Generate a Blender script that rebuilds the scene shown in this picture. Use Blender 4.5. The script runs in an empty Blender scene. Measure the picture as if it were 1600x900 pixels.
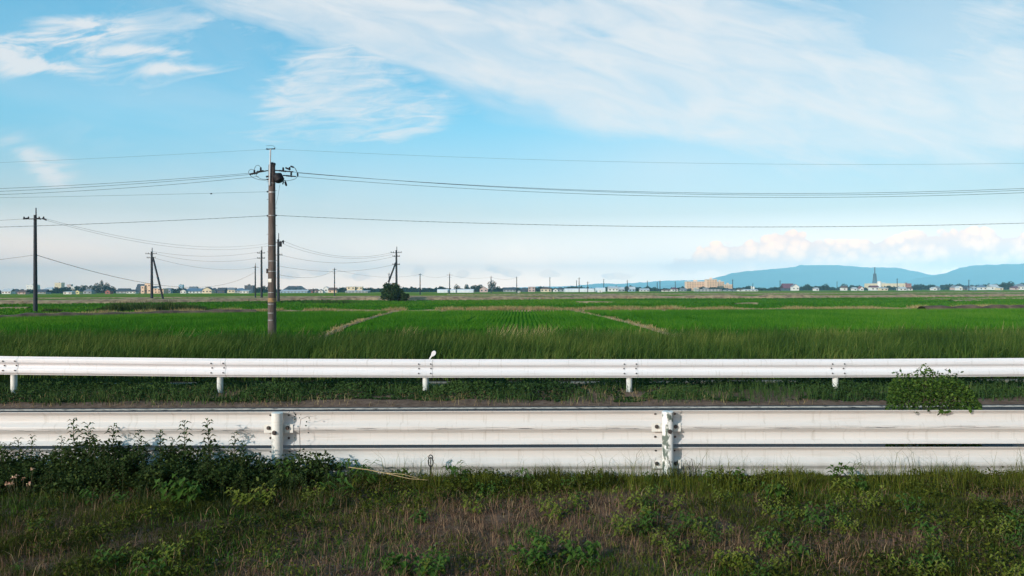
import bpy, bmesh, math, random
import numpy as np
from mathutils import Vector, Matrix

random.seed(7)
rng = np.random.default_rng(11)
sc = bpy.context.scene
R = math.radians

# ------------------------------------------------------------------ camera, sky, sun, exposure
F = 1155.0                      # focal length in photo pixels (1600 wide)
CAMZ = 2.0
TILT, ROLL = R(0.134), R(-0.233)
cam_d = bpy.data.cameras.new('camera')
cam_d.sensor_width = 36.0
cam_d.lens = 36.0 * F / 1600.0
cam_d.clip_start = 0.1
cam_d.clip_end = 60000.0
cam = bpy.data.objects.new('camera', cam_d)
sc.collection.objects.link(cam)
CM = Matrix.Rotation(math.pi / 2 + TILT, 3, 'X') @ Matrix.Rotation(ROLL, 3, 'Z')
cam.matrix_world = Matrix.Translation((0, 0, CAMZ)) @ CM.to_4x4()
sc.camera = cam

SUN_EL, SUN_AZ = R(19), R(222)          # azimuth clockwise from +Y (the view direction)
SUN_STRENGTH = 2.3
SKY_STRENGTH = 0.1
EXPOSURE = 0.75

world = bpy.data.worlds.new('World')
sc.world = world
world.use_nodes = True
world.cycles.sampling_method = 'MANUAL'
world.cycles.sample_map_resolution = 512
sc.view_settings.view_transform = 'Standard'
sc.view_settings.look = 'None'
sc.view_settings.exposure = EXPOSURE
sc.view_settings.gamma = 1.0
sc.view_settings.use_curve_mapping = False
sc.cycles.volume_bounces = 4
sc.cycles.max_bounces = 6
sc.cycles.transparent_max_bounces = 8
sc.cycles.use_denoising = True


def build_world():
    nt = world.node_tree
    nt.nodes.clear()
    N, L = nt.nodes, nt.links

    def node(t, **kw):
        n = N.new(t)
        for k, v in kw.items():
            setattr(n, k, v)
        return n

    def val(sock, v):
        if hasattr(v, 'is_output'):
            L.new(v, sock)
        else:
            sock.default_value = v

    def math_(op, a, b=0.0, clamp=False):
        n = node('ShaderNodeMath', operation=op, use_clamp=clamp)
        val(n.inputs[0], a)
        val(n.inputs[1], b)
        return n.outputs[0]

    def mix(f, a, b, bt='MIX'):
        n = node('ShaderNodeMix', data_type='RGBA', blend_type=bt)
        val(n.inputs['Factor'], f)
        val(n.inputs['A'], a)
        val(n.inputs['B'], b)
        return n.outputs['Result']

    def smooth(x, lo, hi, a=0.0, b=1.0):
        n = node('ShaderNodeMapRange', interpolation_type='SMOOTHSTEP')
        val(n.inputs[0], x)
        n.inputs[1].default_value, n.inputs[2].default_value = lo, hi
        n.inputs[3].default_value, n.inputs[4].default_value = a, b
        return n.outputs[0]

    tc = node('ShaderNodeTexCoord')
    sep = node('ShaderNodeSeparateXYZ')
    L.new(tc.outputs['Generated'], sep.inputs[0])
    X, Y, Z = sep.outputs
    ay = math_('MAXIMUM', math_('ABSOLUTE', Y), 0.08)
    cu, cv = math_('DIVIDE', X, ay), math_('DIVIDE', Z, ay)
    comb = node('ShaderNodeCombineXYZ')
    L.new(cu, comb.inputs[0])
    L.new(cv, comb.inputs[1])
    uv = comb.outputs[0]

    def mapped(loc, rot, scale, typ='TEXTURE', src=uv):
        m = node('ShaderNodeMapping', vector_type=typ)
        L.new(src, m.inputs['Vector'])
        m.inputs['Location'].default_value = (loc[0], loc[1], 0)
        m.inputs['Rotation'].default_value = (0, 0, R(rot))
        m.inputs['Scale'].default_value = (scale[0], scale[1], 1)
        return m.outputs[0]

    def blob(px, py, rx, ry, ang, amp, src=uv):
        g = node('ShaderNodeTexGradient', gradient_type='QUADRATIC_SPHERE')
        L.new(mapped(((px - 800) / F, (453 - py) / F), ang, (rx / F, ry / F), src=src), g.inputs[0])
        return math_('MULTIPLY', g.outputs['Fac'], amp)

    def noise(scale, detail, rough, rot, sx, sy, dist=0.0, loc=(0, 0), src=uv):
        n = node('ShaderNodeTexNoise')
        n.inputs['Scale'].default_value = scale
        n.inputs['Detail'].default_value = detail
        n.inputs['Roughness'].default_value = rough
        n.inputs['Distortion'].default_value = dist
        L.new(mapped(loc, rot, (sx, sy), src=src), n.inputs['Vector'])
        return n.outputs['Fac']

    def total(items):
        s = items[0]
        for it in items[1:]:
            s = math_('ADD', s, it)
        return s

    # warped coordinates so cloud outlines wander
    wn = node('ShaderNodeTexNoise')
    wn.inputs['Scale'].default_value = 5.0
    wn.inputs['Detail'].default_value = 4.0
    L.new(mapped((3.1, 1.7), -12, (1.0, 0.45)), wn.inputs['Vector'])
    wsub = node('ShaderNodeVectorMath', operation='SUBTRACT')
    L.new(wn.outputs['Color'], wsub.inputs[0])
    wsub.inputs[1].default_value = (0.5, 0.5, 0.5)
    wsc = node('ShaderNodeVectorMath', operation='MULTIPLY')
    L.new(wsub.outputs[0], wsc.inputs[0])
    wsc.inputs[1].default_value = (0.16, 0.07, 0)
    wadd = node('ShaderNodeVectorMath', operation='ADD')
    L.new(uv, wadd.inputs[0])
    L.new(wsc.outputs[0], wadd.inputs[1])
    wuv = wadd.outputs[0]

    # ---- clear sky
    sky = node('ShaderNodeTexSky', sky_type='NISHITA')
    sky.sun_disc = False
    sky.sun_elevation = SUN_EL
    sky.sun_rotation = SUN_AZ
    sky.altitude = 0
    sky.air_density = 1.0
    sky.dust_density = 0.6
    sky.ozone_density = 1.5
    tint = node('ShaderNodeValToRGB')
    cr = tint.color_ramp
    cr.elements[0].position, cr.elements[0].color = 0.0, SKY_TINT[0] + (1,)
    cr.elements[1].position, cr.elements[1].color = 0.72, SKY_TINT[3] + (1,)
    for p, c in ((0.06, SKY_TINT[4]), (0.2, SKY_TINT[1]), (0.42, SKY_TINT[2])):
        e = cr.elements.new(p)
        e.color = c + (1,)
    L.new(math_('DIVIDE', Z, 0.5, True), tint.inputs[0])
    clear = mix(1.0, sky.outputs[0], tint.outputs[0], 'MULTIPLY')
    side = node('ShaderNodeMapRange')          # the sky opposite the sun is pale, not deeper
    L.new(cu, side.inputs[0])
    side.inputs[1].default_value, side.inputs[2].default_value = -0.55, 0.7
    side.inputs[3].default_value, side.inputs[4].default_value = 1.05, 0.63
    sidec = node('ShaderNodeCombineXYZ')
    for k in range(3):
        L.new(side.outputs[0], sidec.inputs[k])
    clear = mix(1.0, clear, sidec.outputs[0], 'MULTIPLY')

    # ---- cirrus
    band = total([
        blob(470, 5, 520, 110, -12, 1.6, wuv), blob(700, 50, 460, 130, -16, 1.6, wuv),
        blob(930, 110, 520, 150, -13, 1.9, wuv), blob(1220, 150, 560, 140, -6, 1.7, wuv),
        blob(1080, 20, 520, 190, -20, 1.7, wuv), blob(1560, 150, 460, 170, 4, 1.4, wuv), blob(1300, 110, 950, 380, 0, 1.0, wuv),
        blob(1580, 10, 260, 130, 30, 0.5, wuv),
        blob(430, 66, 150, 26, -18, -0.9, wuv), blob(610, 115, 140, 32, -20, -0.9, wuv),
        blob(955, 55, 130, 40, -28, -1.1, wuv), blob(1390, 70, 230, 95, -10, -0.7, wuv)])
    ripple = total([
        blob(540, 100, 280, 110, 4, 2.3, wuv), blob(490, 165, 250, 100, 8, 2.2, wuv),
        blob(640, 192, 250, 44, 9, 1.7, wuv), blob(400, 215, 90, 30, 0, 0.9, wuv), blob(700, 150, 260, 60, 6, 0.8, wuv)])
    wisps = total([blob(90, 70, 330, 120, 5, 0.5, wuv), blob(260, 120, 760, 300, 0, 0.42, wuv), blob(330, 30, 330, 90, -8, 0.3, wuv), 
        blob(60, 62, 150, 36, 9, 1.25, wuv), blob(120, 22, 130, 26, -4, 0.9, wuv),
        blob(150, 45, 110, 22, 12, 0.9, wuv), blob(205, 82, 150, 26, 4, 1.15, wuv),
        blob(70, 108, 130, 26, -4, 1.25, wuv), blob(250, 112, 110, 20, 10, 0.9, wuv),
        blob(60, 268, 130, 75, -35, 1.2, wuv), blob(100, 365, 420, 26, -3, 0.5, wuv),
        blob(560, 320, 420, 24, -4, 0.55, wuv)])
    n1 = noise(7, 11, 0.66, -16, 1.0, 0.22, 0.6)
    n2 = noise(17, 9, 0.62, 4, 1.0, 0.2, 0.9, (0.3, 2.0))
    n3 = noise(9, 8, 0.62, 8, 1.0, 0.28, 0.6, (5.3, 1.0))
    n4 = noise(2.2, 6, 0.55, -10, 1.0, 0.4, 0.3, (2.3, 4.0))
    n5 = noise(8, 9, 0.6, -15, 1.0, 0.26, 0.6, (4.3, 0.7))
    c_band = smooth(math_('MULTIPLY', band, math_('ADD', n1, 0.2)), 0.0, 0.92)
    c_band = math_('MULTIPLY', c_band, smooth(n5, 0.25, 0.70, 0.62, 1.0))
    c_rip = math_('MULTIPLY', smooth(math_('MULTIPLY', ripple, math_('ADD', math_('MULTIPLY', n2, 0.9), math_('MULTIPLY', n3, 0.35))), 0.12, 1.25), math_('MULTIPLY', smooth(n2, 0.25, 0.72, 0.45, 1.0), smooth(n3, 0.25, 0.7, 0.6, 1.0)))
    c_wis = smooth(math_('MULTIPLY', wisps, math_('ADD', smooth(n3, 0.3, 0.72), 0.15)), 0.05, 0.85)
    veil = math_('MULTIPLY', smooth(n4, 0.35, 0.8), smooth(cv, 0.02, 0.3, 0.55, 0.3))
    right = math_('ADD', blob(1480, 60, 800, 480, 0, 0.9), math_('ADD', blob(560, 300, 620, 300, 0, 0.42), blob(1050, 260, 560, 200, 0, 0.6)))
    veil = math_('MAXIMUM', veil, math_('MULTIPLY', smooth(right, 0.0, 0.9, 0, 0.62), smooth(n4, 0.2, 0.8, 0.75, 1.05)))
    cirrus = math_('MAXIMUM', math_('MAXIMUM', c_band, c_rip), math_('MAXIMUM', c_wis, veil))
    cirrus = math_('MULTIPLY', cirrus, 0.9)

    # ---- cumulus bank low over the mountains, and small ones further left
    cn = noise(34, 8, 0.6, 0, 1.0, 0.8, 0.25, (0.7, 0.2))
    cb = noise(13, 3, 0.5, 0, 1.0, 0.9, 0.0, (1.9, 0.4))
    cum = [(1072, 418, 62, 20), (1130, 402, 66, 34), (1200, 396, 70, 40), (1238, 382, 50, 34), (1290, 402, 90, 32),
           (1345, 398, 70, 30), (1400, 396, 70, 34), (1450, 386, 76, 40), (1520, 382, 60, 42), (1545, 396, 110, 36),
           (1620, 398, 110, 34), (1350, 412, 420, 40), (1700, 405, 160, 40), (1165, 412, 110, 26), (1270, 402, 120, 34), (1420, 402, 160, 36), (1560, 396, 160, 44)]
    small = [(655, 422, 26, 18), (770, 423, 34, 20), (800, 428, 30, 14), (725, 428, 22, 14), (500, 424, 44, 16),
             (450, 430, 40, 14), (560, 430, 40, 14), (860, 428, 30, 12), (950, 432, 80, 12)]
    cs = total([blob(a, b, c, d, 0, 1.6) for a, b, c, d in cum])
    ss = total([blob(a, b, c, d, 0, 1.3) for a, b, c, d in small])
    cwn = node('ShaderNodeTexNoise')
    cwn.inputs['Scale'].default_value = 70.0
    cwn.inputs['Detail'].default_value = 3.0
    L.new(uv, cwn.inputs['Vector'])

    def billow(scale, sy, loc):
        v = node('ShaderNodeTexVoronoi', feature='SMOOTH_F1', voronoi_dimensions='2D')
        v.inputs['Scale'].default_value = scale
        v.inputs['Smoothness'].default_value = 0.15
        wv = node('ShaderNodeVectorMath', operation='ADD')
        sv = node('ShaderNodeVectorMath', operation='SCALE')
        L.new(cwn.outputs['Color'], sv.inputs[0])
        sv.inputs['Scale'].default_value = 0.012
        L.new(mapped(loc, 0, (1.0, sy)), wv.inputs[0])
        L.new(sv.outputs[0], wv.inputs[1])
        L.new(wv.outputs[0], v.inputs['Vector'])
        d = math_('MULTIPLY', v.outputs['Distance'], v.outputs['Distance'])
        return math_('SUBTRACT', 0.22, d)       # rounded domes: positive in cell centres
    b1 = billow(27, 0.75, (0.31, 0.12))
    b2 = billow(66, 0.85, (0.7, 0.4))
    bil = math_('ADD', math_('MULTIPLY', b1, 1.0), math_('MULTIPLY', b2, 0.7))
    edge = math_('ADD', bil, math_('MULTIPLY', math_('SUBTRACT', cn, 0.5), 1.1))
    c_cum = smooth(math_('ADD', math_('MINIMUM', cs, 1.3), math_('MULTIPLY', edge, smooth(cs, 0.0, 0.25))), 0.18, 0.42)
    c_cum = math_('MULTIPLY', c_cum, smooth(cv, 0.018, 0.045, 0.35, 1.0))
    c_sm = smooth(math_('ADD', math_('MINIMUM', ss, 0.9), math_('MULTIPLY', edge, smooth(ss, 0.0, 0.25))), 0.3, 0.7, 0, 0.75)

    bg_clear = node('ShaderNodeBackground')
    L.new(clear, bg_clear.inputs[0])
    bg_clear.inputs[1].default_value = SKY_STRENGTH
    bg_cir = node('ShaderNodeBackground')
    bg_cir.inputs[0].default_value = CIRRUS_COL + (1,)
    bg_cir.inputs[1].default_value = 1.0
    bg_cum = node('ShaderNodeBackground')
    cc = mix(smooth(math_('ADD', math_('MULTIPLY', bil, 1.1), math_('MULTIPLY', cn, 1.1)), 0.25, 1.1), (0.70, 0.49, 0.42, 1), (1.0, 0.63, 0.44, 1))  # cumulus shading put into the colour: lit billow crowns, shaded hollows between
    L.new(cc, bg_cum.inputs[0])
    bg_cum.inputs[1].default_value = 1.12
    m1 = node('ShaderNodeMixShader')
    L.new(cirrus, m1.inputs[0])
    L.new(bg_clear.outputs[0], m1.inputs[1])
    L.new(bg_cir.outputs[0], m1.inputs[2])
    m2 = node('ShaderNodeMixShader')
    L.new(math_('MAXIMUM', c_cum, c_sm), m2.inputs[0])
    L.new(m1.outputs[0], m2.inputs[1])
    L.new(bg_cum.outputs[0], m2.inputs[2])
    out = node('ShaderNodeOutputWorld')
    L.new(m2.outputs[0], out.inputs[0])


SKY_TINT = ((4.2, 2.9, 2.9), (1.10, 0.97, 0.95), (0.62, 1.18, 1.21), (0.36, 1.22, 1.3), (2.4, 1.5, 1.55))
CIRRUS_COL = (0.52, 0.525, 0.535)
build_world()

sun_d = bpy.data.lights.new('sun', 'SUN')
sun_d.energy = SUN_STRENGTH
sun_d.angle = R(0.5)
sun_d.color = (1.0, 0.90, 0.80)
sun = bpy.data.objects.new('sun', sun_d)
sc.collection.objects.link(sun)
sdir = Vector((math.sin(SUN_AZ) * math.cos(SUN_EL), math.cos(SUN_AZ) * math.cos(SUN_EL), math.sin(SUN_EL)))
sun.rotation_euler = sdir.to_track_quat('Z', 'Y').to_euler()
sun.location = sdir * 50

HAZE_DENSITY = 1.2e-4
HAZE_COLOR = (0.32, 0.72, 1.0)

# ------------------------------------------------------------------ helpers


def ray(px, py):
    return CM @ Vector(((px - 800) / F, (450 - py) / F, -1.0))


def P(px, py, D):
    d = ray(px, py)
    return Vector((0, 0, CAMZ)) + d * (D / d.y)


def G(px, py, z):
    d = ray(px, py)
    return Vector((0, 0, CAMZ)) + d * ((z - CAMZ) / d.z)


def world_org(o):
    v = Vector((0, 0, 0))
    while o is not None:
        v += Vector(o.location)
        o = o.parent
    return v


def link(o, parent=None):
    sc.collection.objects.link(o)
    if parent is not None:
        o.parent = parent
    return o


def tag(o, label=None, cat=None, group=None, kind=None):
    if label:
        o['label'] = label
    if cat:
        o['category'] = cat
    if group:
        o['group'] = group
    if kind:
        o['kind'] = kind
    return o


def empty(name, loc, label, cat, group=None):
    o = bpy.data.objects.new(name, None)
    o.empty_display_size = 0.2
    o.location = loc
    link(o)
    return tag(o, label, cat, group)


class MB:
    """collects boxes, tubes and polygons; build() links them as ONE mesh object (world coordinates in)."""

    def __init__(self):
        self.v, self.f, self.m = [], [], []

    def add(self, vs, fs, mi=0):
        b = len(self.v)
        self.v += [tuple(p) for p in vs]
        self.f += [tuple(i + b for i in f) for f in fs]
        self.m += [mi] * len(fs)
        return self

    def box(self, lo, hi, mi=0, rot=None, piv=None):
        x0, y0, z0 = lo
        x1, y1, z1 = hi
        vs = [Vector(p) for p in ((x0, y0, z0), (x1, y0, z0), (x1, y1, z0), (x0, y1, z0), (x0, y0, z1), (x1, y0, z1), (x1, y1, z1), (x0, y1, z1))]
        if rot is not None:
            piv = Vector(piv)
            vs = [rot @ (p - piv) + piv for p in vs]
        return self.add(vs, [(0, 3, 2, 1), (4, 5, 6, 7), (0, 1, 5, 4), (1, 2, 6, 5), (2, 3, 7, 6), (3, 0, 4, 7)], mi)

    def tube(self, path, radii, n=8, caps=True, mi=0):
        path = [Vector(p) for p in path]
        if not hasattr(radii, '__len__'):
            radii = [radii] * len(path)
        vs, fs = [], []
        ref = None
        for i, p in enumerate(path):
            a = path[max(0, i - 1)]
            b = path[min(len(path) - 1, i + 1)]
            t = (b - a).normalized()
            if ref is None:
                ref = Vector((1, 0, 0)) if abs(t.x) < 0.8 else Vector((0, 0, 1))
            u = (ref - t * ref.dot(t)).normalized()
            ref = u
            w = t.cross(u)
            for k in range(n):
                an = 2 * math.pi * k / n
                vs.append(p + (u * math.cos(an) + w * math.sin(an)) * radii[i])
        for i in range(len(path) - 1):
            for k in range(n):
                k2 = (k + 1) % n
                fs.append((i * n + k, i * n + k2, (i + 1) * n + k2, (i + 1) * n + k))
        if caps:
            fs.append(tuple(range(n - 1, -1, -1)))
            fs.append(tuple((len(path) - 1) * n + k for k in range(n)))
        return self.add(vs, fs, mi)

    def prism(self, poly, d, mi=0):
        """extrude a polygon (list of points) by vector d"""
        n = len(poly)
        d = Vector(d)
        vs = [Vector(p) for p in poly] + [Vector(p) + d for p in poly]
        fs = [tuple(range(n)), tuple(range(2 * n - 1, n - 1, -1))]
        for i in range(n):
            j = (i + 1) % n
            fs.append((j, i, n + i, n + j))
        return self.add(vs, fs, mi)

    def build(self, name, mat, parent=None, smooth=False, bevel=0.0):
        org = world_org(parent) if parent is not None else Vector((0, 0, 0))
        if parent is None and self.v:
            a = np.array(self.v)
            org = Vector(((a[:, 0].min() + a[:, 0].max()) / 2, (a[:, 1].min() + a[:, 1].max()) / 2, a[:, 2].min()))
        me = bpy.data.meshes.new(name)
        me.from_pydata([(p[0] - org[0], p[1] - org[1], p[2] - org[2]) for p in self.v], [], self.f)
        for m in (mat if isinstance(mat, (list, tuple)) else [mat]):
            me.materials.append(m)
        me.polygons.foreach_set('material_index', self.m)
        bm = bmesh.new()
        bm.from_mesh(me)
        bmesh.ops.recalc_face_normals(bm, faces=bm.faces)
        bm.to_mesh(me)
        bm.free()
        if smooth:
            me.polygons.foreach_set('use_smooth', [True] * len(me.polygons))
            try:
                me.set_sharp_from_angle(angle=R(40))
            except Exception:
                pass
        o = bpy.data.objects.new(name, me)
        if parent is None:
            o.location = org
        link(o, parent)
        if bevel:
            b = o.modifiers.new('bevel', 'BEVEL')
            b.width = bevel
            b.segments = 2
            b.limit_method = 'ANGLE'
        return o


def np_mesh(name, V, Fc, mat, parent=None, tint=None, smooth=False, org=None):
    """V (n,3) world coords, Fc list of (m,k) int arrays, tint per-vertex float"""
    V = np.asarray(V, dtype=np.float64)
    if org is None:
        org = np.array(world_org(parent)) if parent is not None else np.array([0.0, 0.0, 0.0])
    Vl = (V - org).astype(np.float32)
    me = bpy.data.meshes.new(name)
    me.vertices.add(len(Vl))
    me.vertices.foreach_set('co', Vl.ravel())
    nl = sum(f.size for f in Fc)
    npoly = sum(len(f) for f in Fc)
    me.loops.add(nl)
    me.polygons.add(npoly)
    me.loops.foreach_set('vertex_index', np.concatenate([f.ravel() for f in Fc]).astype(np.int32))
    st, cur = [], 0
    for f in Fc:
        st.append(cur + np.arange(len(f)) * f.shape[1])
        cur += f.size
    me.polygons.foreach_set('loop_start', np.concatenate(st).astype(np.int32))
    if smooth:
        me.polygons.foreach_set('use_smooth', np.ones(npoly, dtype=bool))
    if tint is not None:
        at = me.attributes.new('tint', 'FLOAT', 'POINT')
        at.data.foreach_set('value', np.asarray(tint, dtype=np.float32))
    me.update(calc_edges=True)
    me.validate()
    me.materials.append(mat)
    o = bpy.data.objects.new(name, me)
    if parent is None:
        o.location = org
    return link(o, parent)


def vnoise(x, y, seed=0):
    """smooth value noise in 0..1"""
    x = np.asarray(x, dtype=np.float64)
    y = np.asarray(y, dtype=np.float64)
    xi, yi = np.floor(x).astype(np.int64), np.floor(y).astype(np.int64)
    xf, yf = x - xi, y - yi
    xf, yf = xf * xf * (3 - 2 * xf), yf * yf * (3 - 2 * yf)

    def h(a, b):
        n = (a * 374761393 + b * 668265263 + seed * 974711) & 0x7fffffff
        n = ((n ^ (n >> 13)) * 1274126177) & 0x7fffffff
        return ((n ^ (n >> 16)) & 0xffff) / 65535.0
    return (h(xi, yi) * (1 - xf) + h(xi + 1, yi) * xf) * (1 - yf) + (h(xi, yi + 1) * (1 - xf) + h(xi + 1, yi + 1) * xf) * yf


def fbm(x, y, seed=0, o=3):
    s, a, t = 0, 0.5, 0
    for i in range(o):
        s = s + a * vnoise(np.asarray(x) * 2 ** i, np.asarray(y) * 2 ** i, seed + i)
        t += a
        a *= 0.5
    return s / t


# ------------------------------------------------------------------ materials
MATS = {}


def new_mat(name):
    m = bpy.data.materials.new(name)
    m.use_nodes = True
    nt = m.node_tree
    b = nt.nodes['Principled BSDF']
    return m, nt, b


def pm(name, c1, c2=None, scale=4.0, rough=0.7, metal=0.0, bump=0.0, stretch=(1, 1, 1), detail=6, lo=0.35, hi=0.65, spec=0.4):
    """principled material mottled by object-space noise"""
    if name in MATS:
        return MATS[name]
    m, nt, b = new_mat(name)
    b.inputs['Roughness'].default_value = rough
    b.inputs['Metallic'].default_value = metal
    b.inputs['Specular IOR Level'].default_value = spec
    c2 = c2 or tuple(x * 0.8 for x in c1)
    tc = nt.nodes.new('ShaderNodeTexCoord')
    mp = nt.nodes.new('ShaderNodeMapping')
    mp.inputs['Scale'].default_value = stretch
    nt.links.new(tc.outputs['Object'], mp.inputs[0])
    nz = nt.nodes.new('ShaderNodeTexNoise')
    nz.inputs['Scale'].default_value = scale
    nz.inputs['Detail'].default_value = detail
    nt.links.new(mp.outputs[0], nz.inputs['Vector'])
    cr = nt.nodes.new('ShaderNodeValToRGB')
    cr.color_ramp.elements[0].position, cr.color_ramp.elements[0].color = lo, tuple(c1) + (1,)
    cr.color_ramp.elements[1].position, cr.color_ramp.elements[1].color = hi, tuple(c2) + (1,)
    nt.links.new(nz.outputs['Fac'], cr.inputs[0])
    nt.links.new(cr.outputs[0], b.inputs['Base Color'])
    if bump:
        bp = nt.nodes.new('ShaderNodeBump')
        bp.inputs['Strength'].default_value = bump
        bp.inputs['Distance'].default_value = 0.02
        nt.links.new(nz.outputs['Fac'], bp.inputs['Height'])
        nt.links.new(bp.outputs[0], b.inputs['Normal'])
    MATS[name] = m
    return m


def leaf_mat(name, dark, mid, light, trans=0.3, rough=0.75, spec=0.12):
    """foliage: colour by per-leaf tint attribute, with some light passing through"""
    m, nt, b = new_mat(name)
    at = nt.nodes.new('ShaderNodeAttribute')
    at.attribute_name = 'tint'
    cr = nt.nodes.new('ShaderNodeValToRGB')
    cr.color_ramp.elements[0].position, cr.color_ramp.elements[0].color = 0.0, tuple(dark) + (1,)
    cr.color_ramp.elements[1].position, cr.color_ramp.elements[1].color = 1.0, tuple(light) + (1,)
    e = cr.color_ramp.elements.new(0.5)
    e.color = tuple(mid) + (1,)
    nt.links.new(at.outputs['Fac'], cr.inputs[0])
    nt.links.new(cr.outputs[0], b.inputs['Base Color'])
    b.inputs['Roughness'].default_value = rough
    b.inputs['Specular IOR Level'].default_value = spec
    tr = nt.nodes.new('ShaderNodeBsdfTranslucent')
    nt.links.new(cr.outputs[0], tr.inputs[0])
    ms = nt.nodes.new('ShaderNodeMixShader')
    ms.inputs[0].default_value = trans
    nt.links.new(b.outputs[0], ms.inputs[1])
    nt.links.new(tr.outputs[0], ms.inputs[2])
    nt.links.new(ms.outputs[0], nt.nodes['Material Output'].inputs[0])
    return m


def rail_paint(name, base, scratch_amt, band=None, grime=0.5):
    """white road paint, grimy, with long dark scratches and rust along the bulge"""
    m, nt, b = new_mat(name)
    N, L = nt.nodes, nt.links
    tc = N.new('ShaderNodeTexCoord')

    def nz(scale, st, detail=6, rough=0.6):
        mp = N.new('ShaderNodeMapping')
        mp.inputs['Scale'].default_value = st
        L.new(tc.outputs['Object'], mp.inputs[0])
        n = N.new('ShaderNodeTexNoise')
        n.inputs['Scale'].default_value = scale
        n.inputs['Detail'].default_value = detail
        n.inputs['Roughness'].default_value = rough
        L.new(mp.outputs[0], n.inputs['Vector'])
        return n.outputs['Fac']

    def ramp(f, p0, c0, p1, c1):
        r = N.new('ShaderNodeValToRGB')
        r.color_ramp.elements[0].position, r.color_ramp.elements[0].color = p0, c0
        r.color_ramp.elements[1].position, r.color_ramp.elements[1].color = p1, c1
        L.new(f, r.inputs[0])
        return r.outputs[0]

    def mixc(f, a, c, bt='MIX'):
        n = N.new('ShaderNodeMix')
        n.data_type, n.blend_type = 'RGBA', bt
        for s, v in (('Factor', f), ('A', a), ('B', c)):
            if hasattr(v, 'is_output'):
                L.new(v, n.inputs[s])
            else:
                n.inputs[s].default_value = v
        return n.outputs['Result']
    g = ramp(nz(1.2, (0.5, 1, 5)), 0.35, tuple(x * (1 - 0.16 * grime) for x in base) + (1,), 0.7, base + (1,))
    drip = ramp(nz(9, (3, 1, 0.25)), 0.58, (1, 1, 1, 1), 0.85, (0.66, 0.63, 0.58, 1))
    col = mixc(1.0, g, drip, 'MULTIPLY')
    smear = ramp(nz(1.6, (0.8, 1, 14), 8, 0.7), 0.55, (1, 1, 1, 1), 0.8, (0.80, 0.77, 0.72, 1))
    col = mixc(1.0, col, smear, 'MULTIPLY')
    chip = ramp(nz(26, (1, 1, 1), 4, 0.7), 0.70, (0, 0, 0, 1), 0.73, (1, 1, 1, 1))
    chipm = N.new('ShaderNodeMath')
    chipm.operation = 'MULTIPLY'
    L.new(chip, chipm.inputs[0])
    chipm.inputs[1].default_value = 0.7 * grime
    col = mixc(chipm.outputs[0], col, (0.20, 0.17, 0.15, 1))
    if scratch_amt:
        spz = N.new('ShaderNodeSeparateXYZ')
        L.new(tc.outputs['Object'], spz.inputs[0])
        mz = N.new('ShaderNodeMapRange')
        L.new(spz.outputs[2], mz.inputs[0])
        mz.inputs[1].default_value, mz.inputs[2].default_value = 0.26, 0.0
        mm0 = N.new('ShaderNodeMath')
        mm0.operation = 'MULTIPLY'
        L.new(mz.outputs[0], mm0.inputs[0])
        L.new(ramp(nz(7, (1, 1, 0.5), 9, 0.7), 0.4, (0, 0, 0, 1), 0.7, (0.75, 0.75, 0.75, 1)), mm0.inputs[1])
        col = mixc(mm0.outputs[0], col, (0.24, 0.21, 0.16, 1))      # soil splashed up the lower beam
        s = ramp(nz(2.0, (1.1, 1, 70), 5, 0.65), scratch_amt, (0, 0, 0, 1), scratch_amt + 0.02, (1, 1, 1, 1))
        if band:
            sp = N.new('ShaderNodeSeparateXYZ')
            L.new(tc.outputs['Object'], sp.inputs[0])
            mr = N.new('ShaderNodeMapRange')
            mr.inputs[1].default_value, mr.inputs[2].default_value = 0.0, band[1]
            dd = N.new('ShaderNodeMath')
            dd.operation = 'SUBTRACT'
            L.new(sp.outputs[2], dd.inputs[0])
            dd.inputs[1].default_value = band[0]
            ab = N.new('ShaderNodeMath')
            ab.operation = 'ABSOLUTE'
            L.new(dd.outputs[0], ab.inputs[0])
            L.new(ab.outputs[0], mr.inputs[0])
            mr.inputs[3].default_value, mr.inputs[4].default_value = 1.0, 0.0
            mm = N.new('ShaderNodeMath')
            mm.operation = 'MULTIPLY'
            L.new(s, mm.inputs[0])
            L.new(mr.outputs[0], mm.inputs[1])
            s = mm.outputs[0]
            rust = ramp(nz(2.0, (1.6, 1, 9), 4), 0.66, (0, 0, 0, 1), 0.74, (1, 1, 1, 1))
            m3 = N.new('ShaderNodeMath')
            m3.operation = 'MULTIPLY'
            L.new(rust, m3.inputs[0])
            L.new(mr.outputs[0], m3.inputs[1])
            col = mixc(m3.outputs[0], col, (0.45, 0.28, 0.16, 1))
        col = mixc(s, col, (0.05, 0.05, 0.055, 1))
    L.new(col, b.inputs['Base Color'])
    b.inputs['Roughness'].default_value = 0.5
    b.inputs['Specular IOR Level'].default_value = 0.35
    MATS[name] = m
    return m


M_RAIL_FAR = rail_paint('white_rail_paint', (0.70, 0.68, 0.70), 0, None, 0.5)
M_RAIL_NEAR = rail_paint('worn_rail_paint', (0.575, 0.562, 0.552), 0.53, (0.545, 0.022), 0.5)
M_POST = rail_paint('post_paint', (0.68, 0.67, 0.63), 0, None, 0.8)
M_POST_WORN = pm('flaking_post_paint', (0.72, 0.72, 0.70), (0.10, 0.13, 0.11), 16, 0.6, lo=0.52, hi=0.6, stretch=(1, 1, 0.6), detail=8)
M_BOLT = pm('dark_bolt', (0.06, 0.06, 0.065), (0.12, 0.10, 0.09), 60, 0.45, 0.7)
M_BLACK = pm('black_metal', (0.012, 0.013, 0.018), (0.03, 0.03, 0.035), 40, 0.5, 0.3)
M_CONC_POLE = pm('brown_concrete', (0.06, 0.046, 0.042), (0.112, 0.088, 0.08), 3, 0.85, bump=0.2, stretch=(3, 3, 0.6))
M_POLE_DARK = pm('dark_concrete', (0.018, 0.024, 0.034), (0.028, 0.034, 0.045), 3, 0.85)
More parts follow.
